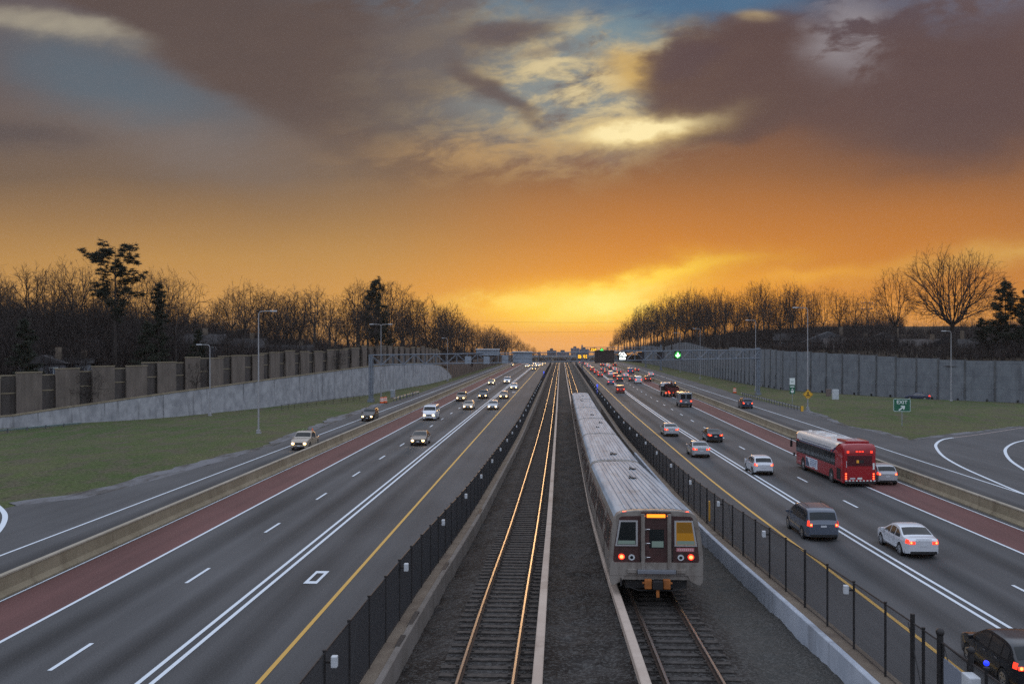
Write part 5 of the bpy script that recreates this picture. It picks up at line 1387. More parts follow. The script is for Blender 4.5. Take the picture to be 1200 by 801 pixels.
SH = {
 # L, half width, belt, wheel radius, rear axle, front axle, top profile, glass spans (rear window, windshield, side windows)
 'sedan': dict(L=4.6, W=.90, belt=.92, wr=.325, ra=.98, fa=3.70, top=[(0, .84), (.05, 1.0), (.72, 1.06), (1.45, 1.40), (1.95, 1.46), (2.5, 1.44), (3.42, 1.00), (4.0, .92), (4.4, .80), (4.6, .66)], rw=(.78, 1.38), ws=(2.66, 3.36), sw=[(1.02, 1.66), (1.74, 2.35), (2.43, 3.12)], tum=.22),
 'hatch': dict(L=4.25, W=.88, belt=.96, wr=.32, ra=.72, fa=3.32, top=[(0, .72), (.04, .98), (.12, 1.06), (.52, 1.42), (.95, 1.50), (1.9, 1.52), (2.25, 1.48), (3.12, 1.04), (3.7, .95), (4.08, .80), (4.25, .62)], rw=(.15, .50), ws=(2.38, 3.06), sw=[(.50, .88), (.96, 1.72), (1.80, 2.75)], tum=.2),
 'suv': dict(L=4.75, W=.94, belt=1.08, wr=.37, ra=.95, fa=3.75, top=[(0, .80), (.04, 1.08), (.12, 1.15), (.42, 1.62), (.8, 1.72), (2.4, 1.74), (2.7, 1.68), (3.35, 1.18), (4.0, 1.08), (4.5, .98), (4.75, .75)], rw=(.16, .40), ws=(2.80, 3.28), sw=[(.42, 1.02), (1.1, 1.9), (1.98, 2.95)], tum=.16),
 'minivan': dict(L=5.0, W=.98, belt=1.04, wr=.345, ra=.95, fa=3.98, top=[(0, .82), (.04, 1.03), (.1, 1.10), (.36, 1.62), (.75, 1.74), (2.6, 1.76), (3.0, 1.68), (4.0, 1.12), (4.5, .98), (4.85, .84), (5.0, .68)], rw=(.13, .36), ws=(3.12, 3.92), sw=[(.42, 1.25), (1.33, 2.35), (2.43, 3.4)], tum=.15),
 'van': dict(L=5.5, W=1.0, belt=1.22, wr=.37, ra=1.1, fa=4.3, top=[(0, 1.0), (.03, 1.3), (.08, 1.9), (.2, 2.06), (.5, 2.10), (3.9, 2.10), (4.2, 2.0), (4.75, 1.34), (5.2, 1.18), (5.42, 1.0), (5.5, .8)], rw=(.045, .10), ws=(4.28, 4.70), sw=[(.35, 1.4), (1.5, 2.6), (2.75, 3.3), (3.42, 4.28)], tum=.10),
 'pickup': dict(L=5.4, W=.96, belt=1.10, wr=.39, ra=1.1, fa=4.4, top=[(0, .85), (.03, 1.06), (.1, 1.08), (1.72, 1.08), (1.78, 1.4), (1.95, 1.74), (2.3, 1.80), (3.1, 1.80), (3.3, 1.72), (3.85, 1.22), (4.6, 1.14), (5.2, 1.02), (5.4, .78)], rw=(1.79, 1.93), ws=(3.36, 3.80), sw=[(2.05, 2.72), (2.8, 3.5)], tum=.14),
}
def car(kind, paintname, label, group, front=False, lights=True, detail=True, extra=None, name=None, braking=False):
    S = SH[kind]; L, W, belt, tum = S['L'], S['W'], S['belt'], S['tum']; pm = paint(paintname, PC[paintname])
    roof = max(z for a, z in S['top'])
    def top(t): return sm(S['top'], t)
    def plan(t):
        q = abs(t - L / 2) / (L / 2); return W * (1 - .15 * q ** 7 - .03 * q ** 3)
    def hw(t, z):
        p = plan(t)
        if z <= belt: return p * (1 - .035 * ((z - .62) / .45) ** 2)
        k = (z - belt) / max(.1, roof - belt); return p * (.965 - tum * k - .03 * k * k)
    def zb(t):
        z = .24 + .06 * max(0, abs(t - L / 2) / (L / 2) - .85) / .15
        for a in (S['ra'], S['fa']):
            d = abs(t - a); rr_ = S['wr'] + .055
            if d < rr_: z = max(z, S['wr'] + math.sqrt(max(0, rr_ * rr_ - d * d)) - .0)
        return z
    ts = sorted(set([0, .02, .05, .1, .16, .24] + [round(x, 3) for x in np.arange(.32, L - .3, .105)] + [L - .3, L - .2, L - .12, L - .05, L - .02, L]))
    rings = []
    for t in ts:
        z0 = zb(t); zt = max(top(t), z0 + .1); y = t - L / 2; r_ = .07 if zt > belt + .1 else .05
        half = []
        for u in np.linspace(0, 1, 10): z = z0 + (zt - r_ - z0) * u; half.append((hw(t, z), z))
        hx = hw(t, zt - r_)
        half += [(hx - r_ * .3, zt - r_ * .35), (hx - r_ * 1.0, zt - .002), (hx * .66, zt + .018), (hx * .33, zt + .026)]
        pts = [(0, y, z0), (plan(t) - .24, y, z0)] + [(a, y, b) for a, b in half] + [(0, y, zt + .028)]
        left = [(-a, b, c) for a, b, c in pts[1:-1]][::-1]
        rings.append(pts + left)
    root = empty(name or {'sedan': 'parked_car', 'hatch': 'car', 'suv': 'suv', 'minivan': 'minivan', 'van': 'van', 'pickup': 'pickup_truck'}[kind])
    if name is None and kind == 'sedan': root.name = 'sedan_car'
    if kind == 'hatch' and name is None: root.name = 'hatchback_car'
    tag(root, label, {'suv': 'suv', 'minivan': 'minivan', 'van': 'van', 'pickup': 'pickup truck'}.get(kind, 'car'), group)
    mb = MB(); mb.grid(rings, close=True); n = len(rings[0])
    mb.poly(rings[0]); mb.poly(rings[-1][::-1])
    body = mb.build('body', pm, root, recalc=True); smooth_angle(body, 40)
    off = .009
    def strip_top(ta, tb, name_, mat, k=.93, zoff=off):
        rows = []
        for t in np.linspace(ta, tb, 7):
            zt = top(t); hx = hw(t, zt - .07) - .085; sl = (top(t + .03) - top(t - .03)) / .06; nv = Vector((0, -sl, 1)).normalized() * zoff
            rows.append([(hx * u, t - L / 2 + nv.y, zt + .028 - .012 * u * u - .016 * abs(u) ** 3 + nv.z + .004) for u in np.linspace(-1, 1, 9)])
        m = MB(); m.grid(rows); return smooth_angle(m.build(name_, mat, root, recalc=False), 60)
    ws = strip_top(*S['ws'], 'windshield', M['glass']); rw = strip_top(*S['rw'], 'rear_window', M['glass'])
    def side_patch(ta, tb, zlo, zhi, name_, mat, s, parent, o=off, nz=4):
        rows = []
        for t in np.linspace(ta, tb, 8):
            lo = zlo(t) if callable(zlo) else zlo; hi = zhi(t) if callable(zhi) else zhi; hi = max(hi, lo + .002)
            rows.append([(s * (hw(t, z) + o), t - L / 2, z) for z in np.linspace(lo, hi, nz)])
        m = MB(); m.grid(rows if s > 0 else [r[::-1] for r in rows]); o_ = m.build(name_, mat, parent); smooth_angle(o_, 60); return o_
    for s in (-1, 1):
        for a, b in S['sw']: side_patch(a, b, belt + .03, lambda t: top(t) - .115, 'side_window', M['glass_side'], s, root)
        if detail:
            side_patch(.35, L - .4, .26 if False else (lambda t: max(zb(t) + .005, .245)), (lambda t: max(zb(t) + .03, .34)), 'rocker_trim', M['black'], s, root, .006, 2)
            dw = S['sw'][-1]
            for tt in (dw[0] - .04, S['sw'][-2][0] - .04 if len(S['sw']) > 1 else dw[0] - .9, dw[1] + .02):
                m = MB(); rows = [[(s * (hw(tt, z) + .004), tt - L / 2 - .008, z), (s * (hw(tt, z) + .004), tt - L / 2 + .008, z)] for z in np.linspace(.36, belt, 6)]; m.grid(rows); m.build('door_seam', M['black'], body)
            for tt in (dw[0] + .12, S['sw'][-2][0] + .12): side_patch(tt, tt + .17, belt - .12, belt - .085, 'door_handle', pm if paintname != 'black' else M['chrome'], s, body, .022, 2)
        tm = S['ws'][1] - .18
        MB().bbox(s * W * .99 if s > 0 else -W - .17, W + .17 if s > 0 else -W * .99, tm - L / 2 - .05, tm - L / 2 + .07, belt - .01, belt + .14, .03).build('side_mirror', pm, root)
        for a in (S['ra'], S['fa']):
            wr = S['wr']; cx = s * (W - .115)
            wh = MB().cyl((cx, a - L / 2, wr), (1, 0, 0), wr, .21, 24).build('wheel', M['tyre'], root); smooth_angle(wh, 40)
            rim = MB().cyl((cx + s * .107, a - L / 2, wr), (1, 0, 0), wr * .66, .008, 24)
            rim.build('rim', M['rim'], wh)
            sp = MB()
            for i in range(5):
                an = 6.2832 * i / 5 + .3; an2 = an + .63
                c = Vector((cx + s * .1125, a - L / 2 + math.cos(an2) * wr * .40, wr + math.sin(an2) * wr * .40)); sp.cyl(c, (1, 0, 0), wr * .11, .003, 8)
            sp.build('rim_opening', M['black'], wh)
    # rear fascia
    zt0 = top(0); yb = -L / 2
    tall = kind in ('suv', 'minivan', 'van'); lz = (.78, .98) if kind in ('sedan',) else ((.82, 1.02) if kind == 'hatch' else ((.86, 1.16) if kind != 'van' else (.9, 1.3)))
    if kind == 'pickup': lz = (.72, 1.0)
    hwr = plan(0)
    def rear_box(x0, x1, z0, z1, nm, mat, th=.02, parent=root, yo=0.): return MB().bbox(x0, x1, yb - th + yo, yb + .01 + yo, z0, z1, .006).build(nm, mat, parent)
    for s in (-1, 1):
        w_ = .30 if kind == 'sedan' else .17
        x0, x1 = (hwr - w_, hwr - .015); x0, x1 = (x0, x1) if s > 0 else (-x1, -x0)
        zlo, zhi = lz; zhi2 = min(zhi, zt0 - .02) if kind in ('sedan', 'hatch') else zhi
        if zhi2 > zt0: zhi2 = zt0 + .06
        tl_ = rear_box(x0, x1, zlo - .02, max(zhi2, zlo + .1), 'taillight', M['tail'] if lights else M['tail_off'], .022)
        side_patch(.02, .30 if kind == 'sedan' else .2, zlo, zhi, 'taillight_side', M['tail'] if lights and not front else M['tail_off'], s, tl_, .012, 3)
        if lights and not front:
            cxm = s * (hwr - .10); MB().cyl((cxm, yb - .026, (zlo + max(zhi2, zlo + .1)) / 2), (0, 1, 0), .055, .008, 12).build('lamp_core', M['tail_hot'], tl_)
    rear_box(-.16, .16, .64 if not tall else .80, .74 if not tall else .90, 'licence_plate', M['plate'], .012)
    rear_box(-hwr + .06, hwr - .06, .26, .40, 'bumper_trim', M['black'], .03)
    if kind == 'sedan': rear_box(-.40, .40, .99, 1.02, 'boot_lip', M['black'], .006, body)
    if braking: rear_box(-.12, .12, top(.1) - .02, top(.1) + .02, 'brake_lamp', M['tail'], .02, root, .06)
    # front fascia
    yf = L / 2; hf = plan(L)
    for s in (-1, 1):
        x0, x1 = (hf - .30, hf - .03) if s > 0 else (-hf + .03, -hf + .30); zc = top(L) - .05
        hl = MB().bbox(x0, x1, yf - .02, yf + .03, zc - .13, zc + .03, .02).build('headlight', M['head'] if front and lights == True else M['head_dim'] if front else M['chrome'], root)
        if front and lights == True: MB().cyl(((x0 + x1) / 2, yf + .036, zc - .05), (0, 1, 0), .10, .02, 12).build('lamp_core', M['head'], hl)
    MB().bbox(-.38, .38, yf - .02, yf + .02, top(L) - .20, top(L) - .03, .01).build('grille', M['black'], root)
    MB().bbox(-.60, .60, yf - .01, yf + .022, .30, .42, .01).build('air_intake', M['black'], root)
    MB().bbox(-.15, .15, yf + .02, yf + .035, .44, .54, .004).build('licence_plate', M['plate'], root)
    if kind in ('minivan', 'suv') and detail:
        for s in (-1, 1): MB().path([(s * (W * .62), -L / 2 + .9, roof + .04), (s * (W * .62), -L / 2 + 1.0, roof + .10), (s * (W * .62), -L / 2 + 2.6, roof + .10), (s * (W * .62), -L / 2 + 2.75, roof + .04)], .02, 6).build('roof_rail', M['black'], root)
    if kind == 'pickup':
        MB().box(-W * .8, W * .8, -L / 2 + .12, -L / 2 + 1.65, 1.105, 1.118).build('bed_floor', M['black'], root)
    return root
GRT = 'vehicles driving away on the right carriageway'; GLT = 'vehicles coming towards the camera on the left carriageway'
PROTOC = {}
def protoc(kind, pn, front):
    k = (kind, pn, front)
    return k
def place(kind, pn, px, py, label, front=False, L=None, dx=0, rot=None, z=0.0, **kw):
    key = (kind, pn, front, tuple(sorted(kw.items())))
    p = at(px, py, z); L = SH[kind]['L']
    tan = (DR(p.y + 4) - DR(p.y - 4)) / 8 if p.x > 0 else 0
    rzz = (-math.atan(tan) if not front else math.pi) if rot is None else rot
    if key in PROTOC: t = copy_tree(PROTOC[key])
    else: t = car(kind, pn, label, GLT if front else GRT, front=front, **kw); PROTOC[key] = t
    tag(t, label, None, GLT if front else GRT)
    t.location = (p.x, p.y + L / 2 * (1 if rot is None else 0), 0); t.rotation_euler = (0, 0, rzz); return t
# --- right carriageway, near to far
place('hatch', 'black', 1178, 812, 'black hatchback cut off by the bottom right corner'); _b = PROTOC[('hatch', 'black', False, ())]; _b.location = (15.0, 33.75, 0); _b.rotation_euler = (0, 0, R(1.0))
place('sedan', 'white', 1081, 655, 'white sedan nearest the camera on the right carriageway, right of the grey minivan')
place('minivan', 'grey', 964, 634.5, 'grey minivan with roof rails straddling the double white line')
place('hatch', 'silver', 1040, 568.5, 'silver hatchback half hidden behind the red bus')
place('hatch', 'white', 895, 557, 'white hatchback left of the red bus')
place('sedan', 'silver', 822, 536.5, 'silver sedan, nearer of two beside the train fence')
place('sedan', 'dark', 838.5, 518.5, 'dark sedan right of the two silver sedans')
place('sedan', 'silver', 787, 511.5, 'silver sedan, farther of two beside the train fence')
place('suv', 'navy', 876.5, 478.8, 'dark suv alone on the right collector road with lit tail lamps')
place('suv', 'red', 727.5, 460.8, 'red suv in the left lane ahead of the train')
place('sedan', 'blue', 716, 450.8, 'small blue car in the left lane beyond the red suv')
place('suv', 'dark', 726.5, 447.3, 'dark suv right of the small blue car')
place('suv', 'red', 722, 443.6, 'red suv just beyond the dark suv in the middle of the traffic')
place('sedan', 'red', 703.5, 441.6, 'red car nearest in the left lane queue by the fence')
place('sedan', 'red', 698.9, 438.0, 'second red car in the left lane queue')
place('suv', 'red', 694.2, 435.3, 'third vehicle in the left lane queue, red')
place('sedan', 'white', 690, 430.6, 'white car in the left lane queue beyond the three red ones')
place('sedan', 'silver', 687, 428.2, 'silver car far up the left lane queue')
place('suv', 'maroon', 683.6, 426.6, 'maroon vehicle far up the left lane queue')
place('sedan', 'silver', 680.6, 425.3, 'tiny silver car farthest up the left lane queue')
place('suv', 'white', 716, 440.6, 'white suv in the middle lane beyond the small blue car')
place('sedan', 'maroon', 711, 437.6, 'maroon car left of the distant white suv')
place('sedan', 'grey', 706.8, 434.8, 'grey car in the gap beside the left lane queue')
place('sedan', 'red', 705.8, 428.9, 'distant red car below the big message board, leftmost')
place('suv', 'silver', 709.4, 428.6, 'distant silver suv below the big message board')
place('suv', 'white', 712.8, 430.2, 'distant white suv below the middle of the message board')
place('sedan', 'dark', 715.9, 432.6, 'distant dark car below the right half of the message board')
place('suv', 'maroon', 720.6, 429.4, 'distant maroon suv below the right end of the message board')
place('sedan', 'white', 720.8, 434.4, 'distant white sedan in the middle lane below the board')
place('sedan', 'dark', 725.5, 437.8, 'dark sedan between the distant white ones')
place('sedan', 'white', 733.8, 442.0, 'white sedan in the right lane left of the white van')
place('van', 'blue', 738.8, 437.8, 'pale blue van in the right lane beyond the white van')
place('sedan', 'red', 746.5, 435.3, 'red sedan rightmost in the distant traffic')
place('sedan', 'dark', 740.8, 446.8, 'dark sedan tucked left of the white van')
place('van', 'white', 748.4, 449.4, 'white van in the dense traffic on the right')
place('suv', 'maroon', 759.6, 447.2, 'maroon suv right of the white van')
place('sedan', 'white', 763.3, 440.8, 'white sedan in the collector lane beyond the maroon suv')
_s = place('sedan', 'navy', 1075, 468.5, 'dark blue car on the ramp at the foot of the grey noise wall', rot=R(72)); 
# --- left carriageway, oncoming
place('sedan', 'bronze', 489.5, 522.5, 'bronze sedan nearest the camera on the left carriageway', True)
place('van', 'white', 502.5, 492.8, 'white passenger van with lit headlamps on the left carriageway', True)
place('sedan', 'silver', 577, 480.3, 'silver car next to the yellow line on the left, nearest of that lane', True)
place('sedan', 'champagne', 548, 480.3, 'champagne sedan left of the double white line', True)
place('suv', 'bronze', 539.5, 470.3, 'bronze suv by the red shoulder with bright headlamps', True)
place('suv', 'dark', 565.5, 467.3, 'dark suv with lit headlamps in the middle of the left carriageway', True)
place('sedan', 'bronze', 590, 467.4, 'bronze car by the yellow line with bright headlamps', True)
place('sedan', 'white', 602, 456.4, 'white sedan by the yellow line beyond the bronze one', True)
place('pickup', 'white', 594, 449.4, 'white pickup with lit headlamps left of the white sedan', True)
place('sedan', 'champagne', 575.3, 450.9, 'champagne car with bright headlamps by the distant red shoulder', True)
place('suv', 'dark', 625.7, 433.6, 'distant dark suv coming up by the yellow line', True)
place('sedan', 'white', 617.5, 430.3, 'distant white car with glowing headlamps, left of the distant dark suv', True)
place('suv', 'grey', 622.3, 429.6, 'distant grey suv between two glowing cars', True)
place('suv', 'white', 630, 429.6, 'distant white suv right of the distant dark one', True)
place('sedan', 'silver', 634.2, 428.4, 'distant silver car behind the distant white suv', True)
place('sedan', 'bronze', 637.5, 426.7, 'tiny distant car with glowing headlamps by the fence', True)
place('sedan', 'white', 626.5, 426.9, 'tiny distant white car farthest up the middle lanes', True)
place('sedan', 'grey', 599.4, 428.9, 'lone distant car on the left collector road', True)
place('suv', 'black', 430, 493.6, 'black suv with bright headlamps on the left collector road', True)
pk = place('pickup', 'champagne', 350, 527.8, 'champagne pickup carrying orange cones on the left collector road', True)
# load on the pickup
def on_pickup(o, lx, ly, lz):
    w = Vector((pk.location.x - lx, pk.location.y - ly, lz)); o.location = w
for i, (lx, ly) in enumerate(((-.45, -1.3), (-.30, -1.75))):
    c = empty('traffic_cone'); tag(c, ['orange traffic cone standing in the pickup bed, nearer the cab', 'orange traffic cone standing in the pickup bed, nearer the tailgate'][i], 'traffic cone', 'cones in the pickup bed')
    MB().tube((0, 0, .03), (0, 0, .82), .17, .04, 12).build('cone_body', M['orange'], c); MB().box(-.2, .2, -.2, .2, 0, .035).build('base', M['black'], c); MB().tube((0, 0, .45), (0, 0, .6), .116, .094, 12).build('band', M['sign_white'], c)
    on_pickup(c, lx, ly, 1.12)
tb = MB().bbox(-.8, .8, -.25, .25, 0, .42, .03).bbox(-.7, .7, -.2, .2, .425, .5, .02).build('tool_box', M['black']); tag(tb, 'black tool box across the pickup bed behind the cab', 'tool box'); on_pickup(tb, 0, -.55, 1.12)
ld = MB()
for s in (-.2, .2): ld.tube((s, -1.3, 0), (s, 1.1, .75), .03, n=6)
for i in range(7): ld.tube((-.2, -1.1 + i * .33, .06 + i * .104), (.2, -1.1 + i * .33, .06 + i * .104), .018, n=5)
ld = ld.build('ladder', pmat('green_ladder', (.12, .17, .06), .6)); tag(ld, 'green ladder leaning out of the pickup bed', 'ladder'); on_pickup(ld, .55, -1.1, 1.15)

# --- the red bus
def bus(p, rz):
    t = empty('city_bus', p, rz); tag(t, 'red and white city bus, the largest vehicle on the right carriageway', 'bus')
    L, W, Hh = 12.9, 1.28, 3.3
    redm = paint('bus_red', (.30, .010, .016), .3, .1); wht = paint('bus_white', (.66, .64, .62), .35, .0)
    def ring(y, hw_, zt, z0=.32):
        r_ = .32; pts = []
        for z in (z0, 1.0, 1.8, 2.4): pts.append((hw_, y, z))
        for k in range(6):
            a = R(90 * k / 5); pts.append((hw_ - r_ + r_ * math.cos(a), y, zt - r_ + r_ * math.sin(a)))
        pts.append((0, y, zt + .03)); return pts + [(-a, b, c) for a, b, c in pts[:-1]][::-1]
    def shell(stations, nm, mat, caps=(True, True)):
        rings = [ring(*s) for s in stations]; m = MB(); m.grid(rings, close=True)
        if caps[0]: m.poly(rings[0])
        if caps[1]: m.poly(rings[-1][::-1])
        return smooth_angle(m.build(nm, mat, t, recalc=True), 40)
    rear = shell([(-L / 2, W - .09, Hh - .16), (-L / 2 + .06, W - .03, Hh - .05), (-L / 2 + .22, W, Hh), (-L / 2 + 2.1, W, Hh)], 'rear_body', redm)
    side = shell([(-L / 2 + 2.1, W, Hh - .0), (L / 2 - 1.2, W, Hh), (L / 2 - .5, W - .02, Hh - .08), (L / 2 - .12, W - .12, Hh - .45), (L / 2, W - .22, Hh - .9)], 'front_body', redm)
    # white roof cowl following the body, swooping down at the rear
    m = MB(); rows = []
    for y, drop in ((-L / 2 + .9, .06), (-L / 2 + 1.5, .32), (-L / 2 + 2.2, .62), (-L / 2 + 3.0, .72), (L / 2 - 1.3, .72), (L / 2 - .8, .66)):
        row = []; hwb = W + .012; zt = Hh + .012; r_ = .33
        if y > L / 2 - 1.0: zt -= .04
        zlow = zt - drop
        q = [(hwb, zlow)] if drop > r_ else []
        for k in range(7):
            a = R(90 * k / 6); z = zt - r_ + r_ * math.sin(a)
            q.append((hwb - r_ + r_ * math.cos(a), max(z, zlow)))
        if drop <= r_: q = [(hwb - .02, zlow)] + q
        q.append((0, zt + .035)); row = [(a, y, b) for a, b in q] + [(-a, y, b) for a, b in q[:-1]][::-1]; rows.append(row)
    cowl = smooth_angle(m.grid(rows).build('roof_cowl', wht, t), 50)
    # blue edge on the swoop and slatted vents along the cowl
    bl = pmat('bus_blue', (.02, .035, .10), .4); sl = pmat('bus_slate', (.12, .14, .19), .5)
    for s in (-1, 1):
        m = MB(); m.add([(s * (W + .018), -L / 2 + 1.55, 2.86), (s * (W + .018), -L / 2 + 2.45, 2.44), (s * (W + .018), -L / 2 + 2.70, 2.44), (s * (W + .018), -L / 2 + 1.95, 2.86)], [(0, 1, 2, 3)]); m.build('blue_stripe', bl, cowl)
        m = MB(); m.box(s * (W + .016) - .004, s * (W + .016) + .004, -L / 2 + 2.9, L / 2 - 1.5, 2.45, 2.60); m.build('slate_band', sl, cowl)
        m = MB()
        for i in range(26):
            y = -L / 2 + 2.9 + i * .30; m.box(s * (W + .014) - .004, s * (W + .014) + .012, y, y + .20, 2.66, 2.78)
        m.build('vent_row', sl, cowl)
        # windows: one long dark band with mullions
        m = MB(); m.box(s * (W + .003), s * (W + .02), -L / 2 + 1.9, L / 2 - .55, 1.45, 2.42); wb = m.build('window_band', M['glass'], t)
        m = MB()
        for i in range(7): y = -L / 2 + 3.0 + i * 1.32; m.box(s * (W + .0205), s * (W + .028), y - .03, y + .03, 1.45, 2.42)
        m.box(s * (W + .0205), s * (W + .026), -L / 2 + 1.9, L / 2 - .55, 2.08, 2.11); m.build('mullion', M['black'], wb)
        m = MB(); m.box(s * (W + .003), s * (W + .018), -L / 2 + .55, -L / 2 + 1.45, .5, 1.35)
        for i in range(6): m.box(s * (W + .018), s * (W + .03), -L / 2 + .58, -L / 2 + 1.42, .56 + i * .13, .60 + i * .13)
        m.build('engine_grille', M['black'], t)
        for a, nm in ((-L / 2 + 2.75, 1), (L / 2 - 2.6, 2)):
            MB().cyl((s * (W + .002), a, .55), (1, 0, 0), .60, .012, 28).build('wheel_arch', M['black'], t)
            wh = MB().cyl((s * (W - .13), a, .50), (1, 0, 0), .50, .29, 28).build('wheel', M['tyre'], t); MB().cyl((s * (W + .012), a, .5), (1, 0, 0), .29, .012, 20).cyl((s * (W + .02), a, .5), (1, 0, 0), .13, .03, 12).build('rim', M['rim'], wh)
        MB().box(s * (W + .003), s * (W + .012), -L / 2 + .3, L / 2 - .8, .32, .40).build('skirt_trim', M['black'], t)
    # advert panel on the left side
    ad = MB().box(-W - .018, -W - .003, L / 2 - 6.6, L / 2 - 3.4, .52, 1.32).build('advert_panel', pmat('advert_white', (.55, .58, .64), .5), t)
    m = MB(); m.prism([(-W - .0185, L / 2 - 4.5, .55), (-W - .0185, L / 2 - 3.45, .55), (-W - .0185, L / 2 - 3.45, 1.2), (-W - .0185, L / 2 - 3.8, 1.28), (-W - .0185, L / 2 - 4.2, .9)], (-.003, 0, 0)); m.build('advert_picture', pmat('advert_dark', (.06, .08, .13), .5), ad)
    m = MB()
    rb = random.Random(9)
    for j in range(4):
        y = L / 2 - 4.65
        while y > L / 2 - 6.3:
            w_ = rb.uniform(.10, .34); m.box(-W - .0215, -W - .0185, y - w_, y, 1.16 - j * .15, 1.24 - j * .15); y -= w_ + .07
    m.build('advert_lines', pmat('advert_blue', (.10, .16, .30), .5), ad)
    MB().box(-W - .0216, -W - .0186, L / 2 - 6.0, L / 2 - 5.1, .55, .62).build('advert_strip', M['red_p'], ad)
    # front: windscreen, mirrors
    MB().prism([(-W + .24, L / 2 + .004, 1.0), (W - .24, L / 2 + .004, 1.0), (W - .24, L / 2 + .004, 2.2), (-W + .24, L / 2 + .004, 2.2)], (0, .012, 0)).build('windscreen', M['glass'], t)
    for s in (-1, 1):
        mr = MB(); mr.path([(s * (W - .15), L / 2 - .15, 2.55), (s * (W + .22), L / 2 + .25, 2.5), (s * (W + .25), L / 2 + .2, 2.3)], .035, 6); mr.bbox(s * (W + .25) - .10, s * (W + .25) + .10, L / 2 + .1, L / 2 + .25, 1.75, 2.32, .04); mr.build('side_mirror', M['black'], t)
        MB().bbox(s * (W + .12) - .07, s * (W + .12) + .07, L / 2 - .35, L / 2 - .2, 1.0, 1.3, .03).build('side_mirror', M['black'], t)
    # rear face
    yb = -L / 2
    def rb_(x0, x1, z0, z1, nm, mat, th=.02, par=t): return MB().bbox(x0, x1, yb - th, yb + .004, z0, z1, .008).build(nm, mat, par)
    rb_(-.95, .95, 1.62, 2.42, 'rear_window', pmat('bus_rear_glass', (.055, .004, .008), .35, coat=.3), .012)
    rb_(-1.0, 1.0, .62, 1.45, 'engine_door', redm, .022)
    rb_(-.98, .98, 2.58, 2.61, 'seam', M['tail_off'], .014)
    for x in (-.9, .9): rb_(x - .08, x + .08, 2.62, 2.78, 'marker_lamp', M['tail'], .03)
    for x in (-.22, 0, .22): rb_(x - .07, x + .07, 2.68, 2.77, 'marker_lamp', M['tail'], .03)
    for x in (-1.06, 1.06):
        for z in (.66, .84, 1.02):
            l_ = MB().cyl((x, yb - .02, z), (0, 1, 0), .075, .045, 16).build('taillight', M['tail'], t); MB().cyl((x, yb - .046, z), (0, 1, 0), .035, .01, 12).build('lamp_core', M['tail_hot'], l_)
    st = MB()
    for i in range(9): x = -1.12 + i * .27; st.box(x, x + .14, yb - .075, yb - .062, .46, .55)
    rb_(-1.17, 1.17, .28, .45, 'bumper', M['black'], .12); bt = rb_(-1.17, 1.17, .452, .56, 'reflective_strip', redm, .06); st.build('white_stripe', M['sign_white'], bt)
    rb_(-.18, .18, .60, .74, 'licence_plate', M['sign_white'], .034); rb_(-.75, -.35, .62, .72, 'badge', M['box'], .032)
    lg_ = rb_(-.18, .32, 1.84, 2.08, 'emblem', M['black'], .02); rb_(-.24, -.06, 1.85, 2.07, 'emblem_patch', pmat('emblem_gold', (.55, .25, .02), .5, emit=(1, .5, .08), estr=.12), .026, lg_)
    rb_(1.0, 1.14, 1.35, 1.85, 'rear_sticker', M['sign_white'], .02)
    rb_(-1.03, -.99, 1.5, 2.0, 'rear_strip', M['box'], .02)
    # roof units
    for y0, y1, hh, w_ in ((-L / 2 + .5, -L / 2 + 2.6, .20, .9), (-L / 2 + 3.2, -L / 2 + 4.9, .14, .62), (0.2, 2.0, .12, .5), (3.0, 3.8, .10, .4)):
        u = MB().bbox(-w_, w_, y0, y1, Hh - .0, Hh + hh, .05).build('roof_unit', wht if hh < .19 else redm, t)
        m = MB()
        for i in range(5): y = y0 + (y1 - y0) * (i + .5) / 5; m.box(-w_ * .7, w_ * .7, y - .04, y + .04, Hh + hh + .002, Hh + hh + .012)
        m.build('roof_vent', M['box'], u)
    for x, y in ((-.3, 5.0), (.35, -.8), (-.45, 2.6)): MB().cyl((x, y, Hh + .06), (0, 0, 1), .14, .07, 12).build('roof_dome', wht, t)
    return t
M['red_p'] = pmat('plain_red', (.35, .02, .02), .5)
p = at(1002.5, 570.5)
_x = (981.5 + 1021.5) / 2
bus(Vector((p.x, p.y + 6.45, 0)), -math.atan((LR(90) - LR(70)) / 20) + R(1.6))

